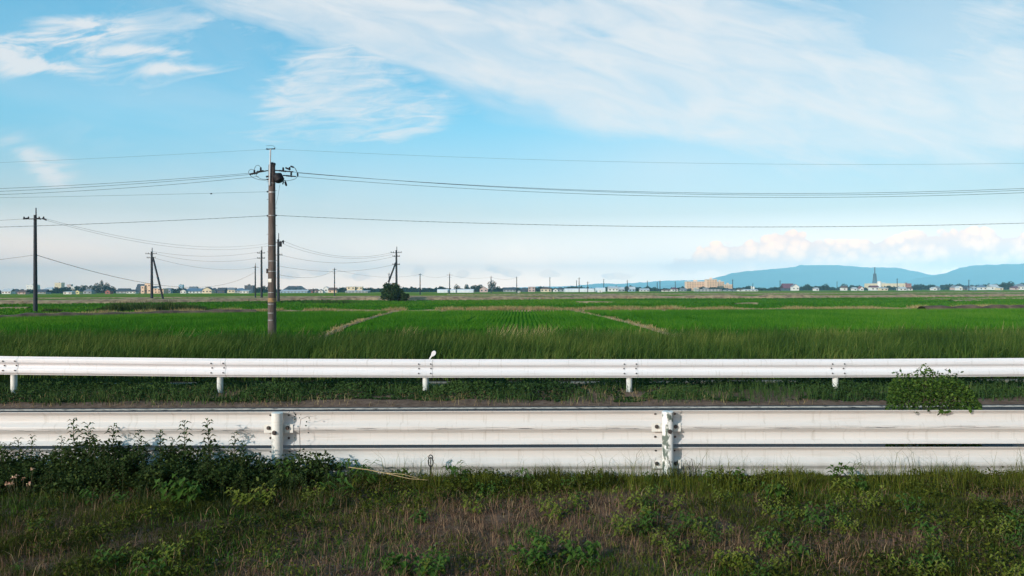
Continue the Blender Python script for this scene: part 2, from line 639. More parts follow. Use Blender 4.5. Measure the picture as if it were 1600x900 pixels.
M_GALV = pm('galvanised_steel', (0.30, 0.34, 0.38), (0.38, 0.42, 0.46), 12, 0.5, 0.3)
M_DARK = pm('dark_hardware', (0.007, 0.008, 0.014), (0.014, 0.015, 0.02), 20, 0.6, spec=0.2)
M_WIRE = pm('wire_sheath', (0.03, 0.05, 0.07), (0.04, 0.06, 0.08), 3, 0.6)
M_PLATE = pm('white_plate', (0.7, 0.68, 0.64), (0.6, 0.57, 0.52), 10, 0.5)
M_PLATE_Y = pm('yellow_plate', (0.30, 0.19, 0.08), (0.14, 0.10, 0.07), 6, 0.7)
M_CONCRETE = pm('weathered_concrete', (0.13, 0.12, 0.10), (0.26, 0.24, 0.20), 2.2, 0.9, bump=0.2)
M_TRUNK = pm('tree_bark', (0.06, 0.045, 0.03), (0.10, 0.08, 0.06), 5, 0.95)
M_STEM = pm('weed_stem', (0.05, 0.055, 0.02), (0.07, 0.06, 0.03), 20, 0.8)

L_TALL = leaf_mat('tall_grass_leaf', (0.024, 0.055, 0.010), (0.062, 0.115, 0.018), (0.19, 0.21, 0.05), 0.3)
L_DRY = leaf_mat('dry_grass_leaf', (0.20, 0.13, 0.06), (0.38, 0.28, 0.13), (0.58, 0.46, 0.23), 0.25)
L_LAWN = leaf_mat('short_grass_leaf', (0.032, 0.036, 0.006), (0.068, 0.090, 0.010), (0.19, 0.20, 0.028), 0.3)
L_WEED = leaf_mat('dark_weed_leaf', (0.014, 0.028, 0.008), (0.036, 0.064, 0.015), (0.11, 0.145, 0.035), 0.28)
L_BROAD = leaf_mat('bright_broad_leaf', (0.045, 0.09, 0.014), (0.075, 0.15, 0.022), (0.15, 0.24, 0.05), 0.35)
L_YELLOW = leaf_mat('yellowish_leaf', (0.10, 0.14, 0.015), (0.20, 0.24, 0.03), (0.36, 0.34, 0.07), 0.35)
L_VERGE = leaf_mat('verge_weed_leaf', (0.020, 0.045, 0.014), (0.042, 0.085, 0.020), (0.085, 0.13, 0.035), 0.25)
L_RICE = leaf_mat('rice_leaf', (0.034, 0.13, 0.009), (0.06, 0.20, 0.012), (0.13, 0.25, 0.025), 0.35, spec=0.03)
L_TREE = leaf_mat('tree_leaf', (0.006, 0.014, 0.010), (0.012, 0.025, 0.014), (0.028, 0.046, 0.020), 0.15)
L_BUSH = leaf_mat('bush_leaf', (0.020, 0.050, 0.010), (0.050, 0.105, 0.016), (0.12, 0.19, 0.035), 0.3)
L_FLOWER = leaf_mat('faded_petal', (0.40, 0.20, 0.12), (0.60, 0.34, 0.26), (0.75, 0.62, 0.35), 0.2)

# ------------------------------------------------------------------ ground, road, fields (structure)
FZ = -0.4


def gh(x, y):
    """terrain height"""
    x = np.asarray(x, dtype=np.float64)
    y = np.asarray(y, dtype=np.float64)
    prof = np.interp(y, [-60, 3, 7.5, 7.9, 8.0, 12.9, 13.3, 15.0, 15.5, 15.95, 16.4, 22.3, 25.5, 27], [0.0, 0.0, 0.055, 0.025, -0.045, -0.045, -0.01, 0.02, -0.07, -0.07, 0.0, 0.0, FZ, FZ])
    near = np.clip((7.6 - y) / 0.6, 0, 1) * np.clip((40 - np.abs(x)) / 10, 0, 1)
    bumps = (fbm(x * 0.9, y * 0.9, 5) - 0.5) * 0.16 + (fbm(x * 4, y * 4, 9) - 0.5) * 0.04
    verge = np.clip((y - 12.9) / 0.4, 0, 1) * np.clip((15.2 - y) / 0.5, 0, 1)
    return prof + near * bumps + verge * (fbm(x * 1.5, y * 1.5, 12) - 0.4) * 0.08


def build_ground():
    xs = np.unique(np.concatenate([np.linspace(-9, 9, 150), np.linspace(-40, 40, 81), [-12900, -6000, -2500, -1000, -400, -150, -80, 80, 150, 400, 1000, 2500, 6000, 12900]]))
    ys = np.unique(np.concatenate([np.linspace(3.6, 7.9, 44), [-60, -20, 0, 2, 8.0, 8.5, 10, 12.0], np.linspace(12.85, 16.5, 30), np.linspace(17, 28, 20), [40, 80, 150, 300, 600, 1200, 2500, 5000, 8000, 10550]]))
    XX, YY = np.meshgrid(xs, ys)
    V = np.stack([XX.ravel(), YY.ravel(), gh(XX.ravel(), YY.ravel())], 1)
    nx, ny = len(xs), len(ys)
    i = (np.arange(ny - 1)[:, None] * nx + np.arange(nx - 1)[None, :]).ravel()
    Fq = np.stack([i, i + 1, i + nx + 1, i + nx], 1)
    m, nt, b = new_mat('ground_soil_and_fields')
    N, L = nt.nodes, nt.links
    tc = N.new('ShaderNodeTexCoord')
    sp = N.new('ShaderNodeSeparateXYZ')
    L.new(tc.outputs['Object'], sp.inputs[0])

    def nz(scale, st, detail=6, rough=0.6):
        mp = N.new('ShaderNodeMapping')
        mp.inputs['Scale'].default_value = st
        L.new(tc.outputs['Object'], mp.inputs[0])
        n = N.new('ShaderNodeTexNoise')
        n.inputs['Scale'].default_value = scale
        n.inputs['Detail'].default_value = detail
        n.inputs['Roughness'].default_value = rough
        L.new(mp.outputs[0], n.inputs['Vector'])
        return n.outputs['Fac']

    def ramp(f, *stops):
        r = N.new('ShaderNodeValToRGB')
        r.color_ramp.elements[0].position, r.color_ramp.elements[0].color = stops[0][0], stops[0][1] + (1,)
        r.color_ramp.elements[1].position, r.color_ramp.elements[1].color = stops[-1][0], stops[-1][1] + (1,)
        for p, c in stops[1:-1]:
            e = r.color_ramp.elements.new(p)
            e.color = c + (1,)
        L.new(f, r.inputs[0])
        return r.outputs[0]

    def mixc(f, a, c):
        n = N.new('ShaderNodeMix')
        n.data_type = 'RGBA'
        for s, v in (('Factor', f), ('A', a), ('B', c)):
            if hasattr(v, 'is_output'):
                L.new(v, n.inputs[s])
            else:
                n.inputs[s].default_value = v
        return n.outputs['Result']

    def step(lo, hi):
        mr = N.new('ShaderNodeMapRange')
        L.new(sp.outputs[1], mr.inputs[0])
        mr.inputs[1].default_value, mr.inputs[2].default_value = lo, hi
        return mr.outputs[0]
    soil = ramp(nz(5, (1, 1, 1), 10, 0.7), (0.3, (0.045, 0.028, 0.019)), (0.5, (0.115, 0.072, 0.050)), (0.72, (0.22, 0.15, 0.11)))
    dirt = ramp(nz(7, (1, 1, 1), 9, 0.7), (0.3, (0.085, 0.055, 0.04)), (0.7, (0.22, 0.15, 0.115)))
    fgreen = ramp(nz(1.0, (0.004, 0.022, 1), 5, 0.6), (0.30, (0.07, 0.17, 0.012)), (0.46, (0.10, 0.20, 0.016)), (0.545, (0.17, 0.23, 0.03)), (0.58, (0.42, 0.36, 0.12)), (0.60, (0.14, 0.22, 0.025)), (0.76, (0.085, 0.17, 0.016)))
    col = mixc(step(12.6, 12.9), soil, dirt)
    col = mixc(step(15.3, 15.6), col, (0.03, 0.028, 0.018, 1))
    col = mixc(step(22.5, 26.0), col, (0.045, 0.10, 0.015, 1))
    col = mixc(step(205, 235), col, fgreen)
    L.new(col, b.inputs['Base Color'])
    b.inputs['Roughness'].default_value = 0.95
    b.inputs['Specular IOR Level'].default_value = 0.0
    bp = N.new('ShaderNodeBump')
    bp.inputs['Strength'].default_value = 0.6
    bp.inputs['Distance'].default_value = 0.02
    L.new(nz(18, (1, 1, 1), 8, 0.7), bp.inputs['Height'])
    L.new(bp.outputs[0], b.inputs['Normal'])
    o = np_mesh('ground', V, [Fq], m, smooth=True)
    tag(o, kind='structure')


build_ground()


def sheet(name, x0, x1, y0, y1, z, mat):
    o = MB().add([(x0, y0, z), (x1, y0, z), (x1, y1, z), (x0, y1, z)], [(0, 1, 2, 3)]).build(name, mat)
    tag(o, kind='structure')
    return o


M_ASPHALT = pm('asphalt', (0.022, 0.022, 0.025), (0.13, 0.13, 0.135), 70, 1.0, bump=0.4, lo=0.3, hi=0.75, detail=4, spec=0.05)
sheet('road', -400, 400, 8.02, 12.86, -0.03, M_ASPHALT)
M_LINE = pm('road_line_paint', (0.72, 0.58, 0.47), (0.10, 0.09, 0.085), 5, 1.0, spec=0.0, lo=0.52, hi=0.62, stretch=(1.5, 4, 1), detail=9)
sheet('road_edge_line', -400, 400, 12.58, 12.74, -0.026, M_LINE)
# concrete lip of the roadside ditch
kb = MB()
for k in range(-12, 12):
    x0 = k * 2.0
    kb.box((x0 + 0.006, 15.62, -0.10), (x0 + 1.994, 15.80, 0.035 + 0.006 * ((k * 7) % 3)))
tag(kb.build('ditch_kerb', M_CONCRETE, bevel=0.008), kind='structure')

# rice paddies: green water-side sheets between banks
M_PADDY = pm('paddy_green', (0.028, 0.12, 0.008), (0.04, 0.15, 0.010), 0.25, 1.0, stretch=(0.3, 1, 1), spec=0.0)
M_PADDY2 = pm('paddy_green_far', (0.040, 0.15, 0.010), (0.085, 0.20, 0.018), 0.12, 1.0, stretch=(0.25, 1, 1), spec=0.0)


def grid_tufts(px, py, pz, h, w, nbl, lean):
    """clumps of short tapering blades; returns V, F, tint"""
    n = len(px)
    cx = np.repeat(px, nbl)
    cy = np.repeat(py, nbl)
    cz = np.repeat(pz, nbl)
    hh = np.repeat(h, nbl) * rng.uniform(0.6, 1.15, n * nbl)
    a = rng.uniform(0, 2 * np.pi, n * nbl)
    ww = np.repeat(w, nbl)
    dx, dy = np.cos(a) * ww, np.sin(a) * ww
    b = rng.uniform(0, 2 * np.pi, n * nbl)
    lx, ly = np.cos(b) * lean * hh, np.sin(b) * lean * hh
    V = np.empty((n * nbl, 3, 3))
    V[:, 0] = np.stack([cx - dx, cy - dy, cz], 1)
    V[:, 1] = np.stack([cx + dx, cy + dy, cz], 1)
    V[:, 2] = np.stack([cx + lx, cy + ly, cz + hh], 1)
    Fq = np.arange(n * nbl * 3).reshape(-1, 3)
    t = np.repeat(np.clip(rng.normal(0.5, 0.25, n * nbl), 0, 1), 3)
    return V.reshape(-1, 3), Fq, t


def interp_line(pts, x):
    return np.interp(x, [p[0] for p in pts], [p[1] for p in pts])


# main dry bank: image polyline -> ground line
L1 = [(-300, 502), (0, 497), (120, 494), (250, 491), (400, 488.5), (560, 487.5), (700, 487), (860, 486.5), (1000, 486), (1200, 485.3), (1460, 484), (1600, 483), (1900, 481.5)]
L2 = [(-300, 478), (0, 476), (200, 474), (380, 471.5), (560, 469.5), (650, 470), (780, 469), (870, 468), (960, 467.2), (1200, 466.5), (1400, 465.2), (1600, 464.0), (1900, 462.5)]
g1 = [G(a, b, FZ) for a, b in L1]
g2 = [G(a, b, FZ) for a, b in L2]
M_BANK_DARK = pm('dark_bank_soil', (0.05, 0.03, 0.026), (0.15, 0.10, 0.065), 0.9, 0.95, bump=0.3, detail=9)
M_BANK = pm('dry_bank_soil', (0.18, 0.115, 0.07), (0.40, 0.29, 0.16), 0.8, 0.95, bump=0.3, detail=9)


def bank(name, pts, w, h, mat=M_BANK, step=1.0):
    pts = [Vector(p) for p in pts]
    path = []
    for a, b in zip(pts[:-1], pts[1:]):
        n = max(2, int((b - a).length / step))
        for i in range(n):
            path.append(a.lerp(b, i / n))
    path.append(pts[-1])
    V, Fq = [], []
    prof = [(-w, -0.05), (-w * 0.55, h * 0.8), (0, h), (w * 0.5, h * 0.85), (w, -0.05)]
    for i, p in enumerate(path):
        t = (path[min(i + 1, len(path) - 1)] - path[max(i - 1, 0)]).normalized()
        n = Vector((-t.y, t.x, 0))
        jig = random.uniform(0.75, 1.25)
        for d, z in prof:
            q = p + n * d * random.uniform(0.9, 1.1)
            V.append((q.x, q.y, p.z + z * jig))
    k = len(prof)
    for i in range(len(path) - 1):
        for j in range(k - 1):
            Fq.append((i * k + j, i * k + j + 1, (i + 1) * k + j + 1, (i + 1) * k + j))
    o = np_mesh(name, np.array(V), [np.array(Fq)], mat, smooth=True)
    tag(o, kind='structure')
    return path


path1 = bank('field_bank', g1, 0.9, 0.22)
path2 = bank('field_bank', g2, 3.0, 0.85, step=3)
bank('field_bank', [G(a, b + 1.2, FZ) for a, b in L1 if a < 480], 1.1, 0.42, M_BANK_DARK)
pa = bank('field_path', [G(612, 489, FZ), G(578, 498, FZ), G(536, 512, FZ), G(470, 545, FZ)], 0.26, 0.10)
pb = bank('field_path', [G(898, 487, FZ), G(945, 496, FZ), G(1010, 512, FZ), G(1080, 535, FZ)], 0.26, 0.10)
# extra banks further off
for l in ([(-200, 467.5), (100, 466.5), (420, 464.5), (800, 463), (960, 461.5)], [(700, 460.5), (1000, 460), (1300, 459.0), (1700, 457.3)], [(-200, 471), (140, 470), (330, 467.5)]):
    bank('field_bank', [G(a, b, FZ) for a, b in l], 2.0, 0.35, step=6)


for l in ([(1485, 471.2), (1532, 470.4)], [(1148, 476), (1182, 475.6)], [(1440, 468.6), (1640, 466.8)], [(-60, 483.2), (46, 482.6)], [(60, 475.4), (150, 474.6)], [(900, 473.8), (960, 473.4)]):
    bank('field_bank', [G(a, b, FZ) for a, b in l], 0.9, 0.28, step=2)
bank('field_bank', [G(a, b, FZ) for a, b in ((1440, 485.6), (1520, 484.9), (1640, 484.2))], 0.9, 0.5, M_BANK_DARK)


def dry_on(path, name, dens, h, spread, w, mat, label_kind='stuff', lo=0, hi=1e9, skip=None):
    q = np.array([(p.x, p.y, p.z) for p in path])
    seg = np.linalg.norm(np.diff(q, axis=0), axis=1)
    cum = np.concatenate([[0], np.cumsum(seg)])
    n = int(cum[-1] * dens)
    s = rng.uniform(0, cum[-1], n)
    x = np.interp(s, cum, q[:, 0])
    y = np.interp(s, cum, q[:, 1])
    keep = vnoise(s * 0.22, s * 0, 3) > 0.22
    x, y, s = x[keep], y[keep], s[keep]
    x += rng.normal(0, spread, len(x))
    y += rng.normal(0, spread, len(x))
    hh = h * (0.5 + vnoise(s * 0.5, s * 0, 8))
    V, Fq, t = grid_tufts(x, y, np.full(len(x), FZ + 0.02), hh, np.full(len(x), w), 5, 0.5)
    o = np_mesh(name, V, [Fq], mat, tint=t)
    tag(o, kind='stuff')
    return o


dry_on(path1, 'dry_bank_grass', 42, 0.44, 0.45, 0.03, L_DRY)
dry_on(path2, 'dry_bank_grass', 9, 0.6, 1.2, 0.08, L_DRY)
dry_on(pa, 'dry_path_grass', 7, 0.20, 0.2, 0.02, L_DRY)
dry_on(pb, 'dry_path_grass', 7, 0.20, 0.2, 0.02, L_DRY)

# paddies as two sheets
y1 = max(p.y for p in g1[3:9])
fa = MB()
fa.add([(-120, 26, FZ + 0.02), (120, 26, FZ + 0.02), (g1[-1].x, g1[-1].y - 1, FZ + 0.02)] + [(p.x, p.y - 1, FZ + 0.02) for p in reversed(g1[:-1])], [tuple(range(len(g1) + 2))])
tag(fa.build('paddy_field', M_PADDY), kind='structure')
fb = MB()
low = [(p.x, p.y + 1, FZ + 0.03) for p in g1]
up = [(p.x, p.y - 2, FZ + 0.03) for p in g2]
fb.add(low + up[::-1], [tuple(range(len(low) + len(up)))])
tag(fb.build('paddy_field', M_PADDY2), kind='structure')


def build_rice():
    rows = np.arange(-62, 62, 0.30)
    ys = []
    xs = []
    for r in rows:
        y = np.arange(40, 96, 0.19)
        x = r + 0.03 * np.sin(y * 0.4) + rng.normal(0, 0.015, len(y)) + (y - 60) * 0.012
        lim = np.interp(x, [p.x for p in g1], [p.y for p in g1]) - 1.2
        k = (y < lim) & (np.abs(x) < y * 0.74) & (y > 42)
        # leave the two paths and a few wheel gaps free
        for pth, wd in ((pa, 0.7), (pb, 0.7)):
            pxs = np.interp(y, [p.y for p in reversed(pth)], [p.x for p in reversed(pth)])
            k &= np.abs(x - pxs) > wd
        k &= vnoise(np.full(len(y), r * 3.3), y * 0.05, 4) > 0.12
        xs.append(x[k])
        ys.append(y[k] + rng.normal(0, 0.02, k.sum()))
    x = np.concatenate(xs)
    y = np.concatenate(ys)
    h = 0.26 * (0.8 + 0.4 * fbm(x * 0.15, y * 0.05, 2))
    V, Fq, t = grid_tufts(x, y, np.full(len(x), FZ + 0.03), h, np.full(len(x), 0.02), 4, 0.35)
    t = np.clip(t + np.repeat((fbm(x * 0.08, y * 0.05, 21) - 0.5) * 1.2 + (fbm(x * 0.5, y * 0.2, 22) - 0.5) * 0.6, 12), 0, 1)
    tag(np_mesh('rice_plants', V, [Fq], L_RICE, tint=t), kind='stuff')
    # second paddy, coarser tufts
    n = 90000
    x = rng.uniform(-170, 170, n)
    y = rng.uniform(70, 240, n)
    lo = np.interp(x, [p.x for p in g1], [p.y for p in g1]) + 1.5
    hi = np.interp(x, [p.x for p in g2], [p.y for p in g2]) - 2.5
    k = (y > lo) & (y < hi) & (np.abs(x) < y * 0.74)
    x, y = x[k], y[k]
    V, Fq, t = grid_tufts(x, y, np.full(len(x), FZ + 0.03), np.full(len(x), 0.24), np.full(len(x), 0.09), 4, 0.6)
    t = np.clip(t + np.repeat((fbm(x * 0.03, y * 0.03, 33) - 0.5) * 1.3 + (fbm(x * 0.12, y * 0.25, 34) - 0.5) * 0.8, 12), 0, 1)
    tag(np_mesh('rice_plants', V, [Fq], L_RICE, tint=t), kind='stuff')


build_rice()

# ------------------------------------------------------------------ mountains


def mountain(name, D, ridge, depth, mat):
    xs = np.arange(ridge[0][0], ridge[-1][0] + 1, 3.0)
    top = interp_line(ridge, xs)
    n = len(xs)
    hz = 452.7 + (800 - xs) * 0.0041
    h = (hz - top) + (fbm(xs * 0.03, xs * 0, 5, 4) - 0.5) * 3.0 + (fbm(xs * 0.12, xs * 0, 6, 3) - 0.5) * 1.8
    h = np.maximum(h, 0.0) * D / F + CAMZ - FZ
    X = (xs - 800) / F * D
    layers = 14
    V = []
    for k in range(layers + 1):
        f = k / layers
        y = D - depth * (1 - f)
        hf = h * (f ** 0.8) * (1 + (0.25 * (fbm(xs * 0.02, np.full(n, f * 4.0), 8, 4) - 0.5) if 0 < k < layers else 0))
        V.append(np.stack([X * (y / D) ** 0.5, np.full(n, y), FZ - 0.3 + hf], 1))
    V.append(np.stack([X, np.full(n, D + depth * 0.5), np.full(n, FZ - 0.3)], 1))
    V = np.concatenate(V)
    i = (np.arange(layers + 1)[:, None] * n + np.arange(n - 1)[None, :]).ravel()
    Fq = np.stack([i, i + 1, i + n + 1, i + n], 1)
    tag(np_mesh(name, V, [Fq], mat, smooth=True), kind='structure')


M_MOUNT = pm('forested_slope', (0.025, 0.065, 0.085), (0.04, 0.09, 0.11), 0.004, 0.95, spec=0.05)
mountain('mountain', 9800, [(760, 452), (830, 448), (900, 445.5), (980, 442), (1060, 437.5), (1100, 437), (1150, 440), (1240, 446), (1320, 450)], 500, M_MOUNT)
mountain('mountain', 8300, [(1020, 450), (1075, 440), (1110, 436), (1145, 426), (1170, 423), (1200, 421), (1225, 419.5), (1255, 415), (1285, 413.5), (1310, 414), (1335, 417), (1370, 417.5), (1400, 418.5), (1450, 428), (1520, 436), (1620, 442), (1760, 450)], 600, M_MOUNT)
mountain('mountain', 7000, [(1380, 450), (1430, 436), (1455, 431), (1480, 426), (1500, 418), (1530, 414.5), (1570, 412.5), (1600, 412), (1680, 411), (1780, 418), (1900, 436), (2000, 450)], 600, M_MOUNT)

# haze: closed box round camera and everything built
hb = MB().box((-12950, -80, -1.45), (12950, 10600, 345))
hz_o = hb.build('haze', None)
hz_o.data.materials.clear()
hm = bpy.data.materials.new('valley_haze')
hm.use_nodes = True
hm.node_tree.nodes.clear()
hv = hm.node_tree.nodes.new('ShaderNodeVolumePrincipled')
hv.inputs['Color'].default_value = HAZE_COLOR + (1,)
hv.inputs['Density'].default_value = HAZE_DENSITY
hv.inputs['Anisotropy'].default_value = -0.35
ho = hm.node_tree.nodes.new('ShaderNodeOutputMaterial')
hm.node_tree.links.new(hv.outputs[0], ho.inputs['Volume'])
hz_o.data.materials.append(hm)
tag(hz_o, kind='stuff')

# ------------------------------------------------------------------ guardrails
PROF = [(0.0, 0.0), (0.006, 0.0), (0.012, 0.004), (0.040, 0.046), (0.048, 0.049), (0.108, 0.049), (0.116, 0.046), (0.150, 0.004), (0.157, 0.0),
        (0.194, 0.0), (0.201, 0.004), (0.235, 0.046), (0.243, 0.049), (0.303, 0.049), (0.311, 0.046), (0.339, 0.004), (0.345, 0.0), (0.351, 0.0)]


def w_beam(A, B, toward, gap=0.002, step=0.0):
    """W-section beam from A to B (points at the top, on the plane of the centre web); hump points along y*toward"""
    mb = MB()
    A, B = Vector(A), Vector(B)
    t = (B - A).normalized()
    A = A + t * gap
    B = B - t * gap
    th = 0.0045
    vs = []
    nseg = 12
    for s in range(nseg + 1):
        f = s / nseg
        p = A.lerp(B, f)
        off = step * f
        front = [(p.x, p.y + toward * (d + off), p.z - z) for z, d in PROF]
        back = [(p.x, p.y + toward * (d + off - th), p.z - z) for z, d in PROF]
        vs += front + back[::-1]
    k = 2 * len(PROF)
    fs = []
    for s in range(nseg):
        for j in range(k):
            j2 = (j + 1) % k
            fs.append((s * k + j, s * k + j2, (s + 1) * k + j2, (s + 1) * k + j))
    fs.append(tuple(range(k)))
    fs.append(tuple(nseg * k + j for j in reversed(range(k))))
    return mb.add(vs, fs)


def hexbolt(mb, c, r, t, toward):
    c = Vector(c)
    a = []
    for k in range(8):
        an = math.pi * 2 * k / 8
        a.append(c + Vector((math.cos(an) * r, 0, math.sin(an) * r)))
    mb.prism(a, (0, toward * t * 0.5, 0))
    a2 = [c + Vector((math.cos(math.pi * 2 * k / 6) * r * 0.65, toward * t * 0.5, math.sin(math.pi * 2 * k / 6) * r * 0.65)) for k in range(6)]
    mb.prism(a2, (0, toward * t * 0.7, 0))


# ---- far guardrail
def far_rail():
    D = 14.22
    tops = [(-307, 551.0), (17, 556.8), (341, 560.3), (664, 561.4), (984, 561.4), (1308, 561.2), (1630, 559.2), (1954, 556)]
    root = empty('guardrail', P(800, 561.5, D) * 1.0, 'long white guardrail beyond the road in front of the tall grass', 'guardrail')
    root.location.z = 0
    pts = [P(a, b, D) for a, b in tops]
    for i in range(len(pts) - 1):
        A, B = pts[i].copy(), pts[i + 1].copy()
        t = (B - A).normalized()
        A2, B2 = A + t * 0.15, B + t * 0.15
        if i > 0:
            A2.z = A.z + (pts[i + 1].z - A.z) * 0.0375
        if i + 2 < len(pts):
            B2.z = B.z + (pts[i + 2].z - B.z) * 0.0375
        w_beam(A2, B2, -1, 0.0015, 0.005).build('rail_beam', M_RAIL_FAR, root, smooth=True)
    for i, p in enumerate(pts):
        if i in (0, 7):
            continue
        c = Vector((p.x, D + 0.085, 0))
        po = MB().tube([(c.x, c.y, -0.4), (c.x, c.y, p.z - 0.05)], 0.057, 20)
        po.tube([(c.x, c.y, p.z - 0.05), (c.x, c.y, p.z - 0.035)], [0.058, 0.045], 20)
        po.build('post', M_POST, root, smooth=True)
        br = MB().box((c.x - 0.05, D + 0.002, p.z - 0.21), (c.x + 0.05, D + 0.03, p.z - 0.14))
        br.build('bracket', M_POST, root)
        for sx in (-0.115, 0.115):
            for dz, dd in ((0.086, 0.056), (0.176, 0.006), (0.265, 0.056)):
                b = MB()
                hexbolt(b, (p.x + sx, D - dd - 0.004, p.z - dz), 0.0135, 0.016, -1)
                b.build('bolt', M_BOLT, root)
    return pts


far_pts = far_rail()

# delineator leaning over the far rail
dl = empty('road_delineator', (P(672, 575, 14.38).x, 14.38, 0), 'small white round headed marker leaning over the top of the far guardrail', 'road marker')
a, b_, c_ = P(668, 600, 14.38), P(671.5, 561, 14.36), P(675, 555.5, 14.36)
MB().tube([a, b_, c_], [0.014, 0.016, 0.018], 10).build('stake', M_POST, dl, smooth=True)
hd = MB()
ax = (P(680, 548, 14.36) - P(674, 557.5, 14.36)).normalized()
sd = Vector((ax.z, 0, -ax.x))
cc = P(677.3, 552.6, 14.34)
outl = []
for k in range(20):
    an = 2 * math.pi * k / 20
    l, w = math.sin(an), math.cos(an)
    ww = 0.047 * (0.72 + 0.28 * (l + 1) / 2)
    outl.append(cc + ax * (l * 0.062) + sd * (w * ww) + Vector((0, -0.012, 0)))
hd.prism(outl, (0, 0.024, 0))
hd.build('reflector_head', M_RAIL_FAR, dl, bevel=0.004)


# ---- near guardrail (seen from behind: posts in front, two beams)
def near_rail():
    Dp, Db = 7.68, 7.742
    t0 = [(-169 - 605, 646.0), (-169, 644.6), (436, 642.9), (1041, 641.0), (1646, 640.4), (1646 + 605, 640)]
    pts = [P(a, b, Db) for a, b in t0]
    root = empty('guardrail', (P(800, 640, Db).x, Db, 0), 'worn white double guardrail with posts this side, nearest the camera', 'guardrail')
    for row, dz in (('upper', 0.0), ('lower', 0.385)):
        for i in range(len(pts) - 1):
            A, B = pts[i].copy(), pts[i + 1].copy()
            t = (B - A).normalized()
            A2, B2 = A + t * 0.155, B + t * 0.155
            A2.z = A.z + (B.z - A.z) * 0.04
            if i + 2 < len(pts):
                B2.z = B.z + (pts[i + 2].z - B.z) * 0.04
            A2.z -= dz
            B2.z -= dz
            w_beam(A2, B2, 1, 0.0012, -0.006).build('rail_beam', M_RAIL_NEAR, root, smooth=True)
    for i, p in enumerate(pts[1:-1], 1):
        c = Vector((p.x, Dp, 0))
        po = MB().tube([(c.x, c.y, -0.5), (c.x, c.y, p.z - 0.012)], 0.0575, 28)
        po.tube([(c.x, c.y, p.z - 0.012), (c.x, c.y, p.z - 0.004), (c.x, c.y, p.z + 0.001)], [0.0595, 0.058, 0.042], 28)
        post = po.build('post', M_POST_WORN if i == 3 else M_POST, root, smooth=True)
        b = MB()
        hexbolt(b, (c.x + 0.012 * (1 if i == 3 else -1), Dp - 0.0575, p.z - 0.200), 0.024, 0.02, -1)
        b.build('bolt', M_BOLT, post)
        # bracket strap on the centre web with square washers
        for dz in (0.0, 0.385):
            br = MB()
            br.box((p.x - 0.155, Db - 0.014, p.z - 0.222 - dz), (p.x - 0.06, Db - 0.0075, p.z - 0.132 - dz))
            br.box((p.x + 0.06, Db - 0.014, p.z - 0.222 - dz), (p.x + 0.150, Db - 0.0075, p.z - 0.132 - dz))
            br.box((p.x - 0.056, Db - 0.013, p.z - 0.222 - dz), (p.x + 0.056, Db - 0.0075, p.z - 0.132 - dz))
            brk = br.build('bracket', M_POST, root, bevel=0.002)
            for sx in (-0.104, 0.094):
                b = MB()
                hexbolt(b, (p.x + sx, Db - 0.0145, p.z - 0.168 - dz), 0.021, 0.024, -1)
                b.build('bolt', M_BOLT, brk)
            for sx in (-0.104, 0.094):
                for ddz in (0.042, 0.285):
                    b = MB()
                    hexbolt(b, (p.x + sx + random.uniform(-.006, .006), Db + 0.04 if ddz == 0.042 else Db + 0.04, p.z - ddz - dz), 0.013, 0.012, -1)
                    b.build('bolt', M_BOLT, root)
    return pts


near_pts = near_rail()

# small dark metal loop standing in front of the lower beam
lo = P(673, 737, 7.55)
lp = empty('metal_loop', lo, 'small dark metal loop fitting standing in the grass before the lower rail', 'metal fitting')
fr = MB()
c0 = P(673, 722, 7.55)
ring = [c0 + Vector((math.cos(a) * 0.024, 0, math.sin(a) * 0.046)) for a in np.linspace(0, 2 * math.pi, 25)]
fr.tube(ring, 0.006, 8)
fr.build('frame', M_BLACK, lp, smooth=True)
MB().tube([c0 + Vector((0, 0, -0.046)), c0 + Vector((0, 0, 0.046))], 0.005, 8).build('bar', M_BLACK, lp, smooth=True)
hd2 = [c0 + Vector((math.cos(a) * 0.022, 0, 0.036 + math.sin(a) * 0.036)) for a in np.linspace(0, math.pi, 14)]
MB().tube(hd2, 0.0055, 8).build('handle', M_BLACK, lp, smooth=True)
MB().tube([lo + Vector((0, 0, -0.1)), lo + Vector((0, 0, 0.06))], 0.009, 10).build('stake', M_BLACK, lp)

# ------------------------------------------------------------------ utility poles and wires


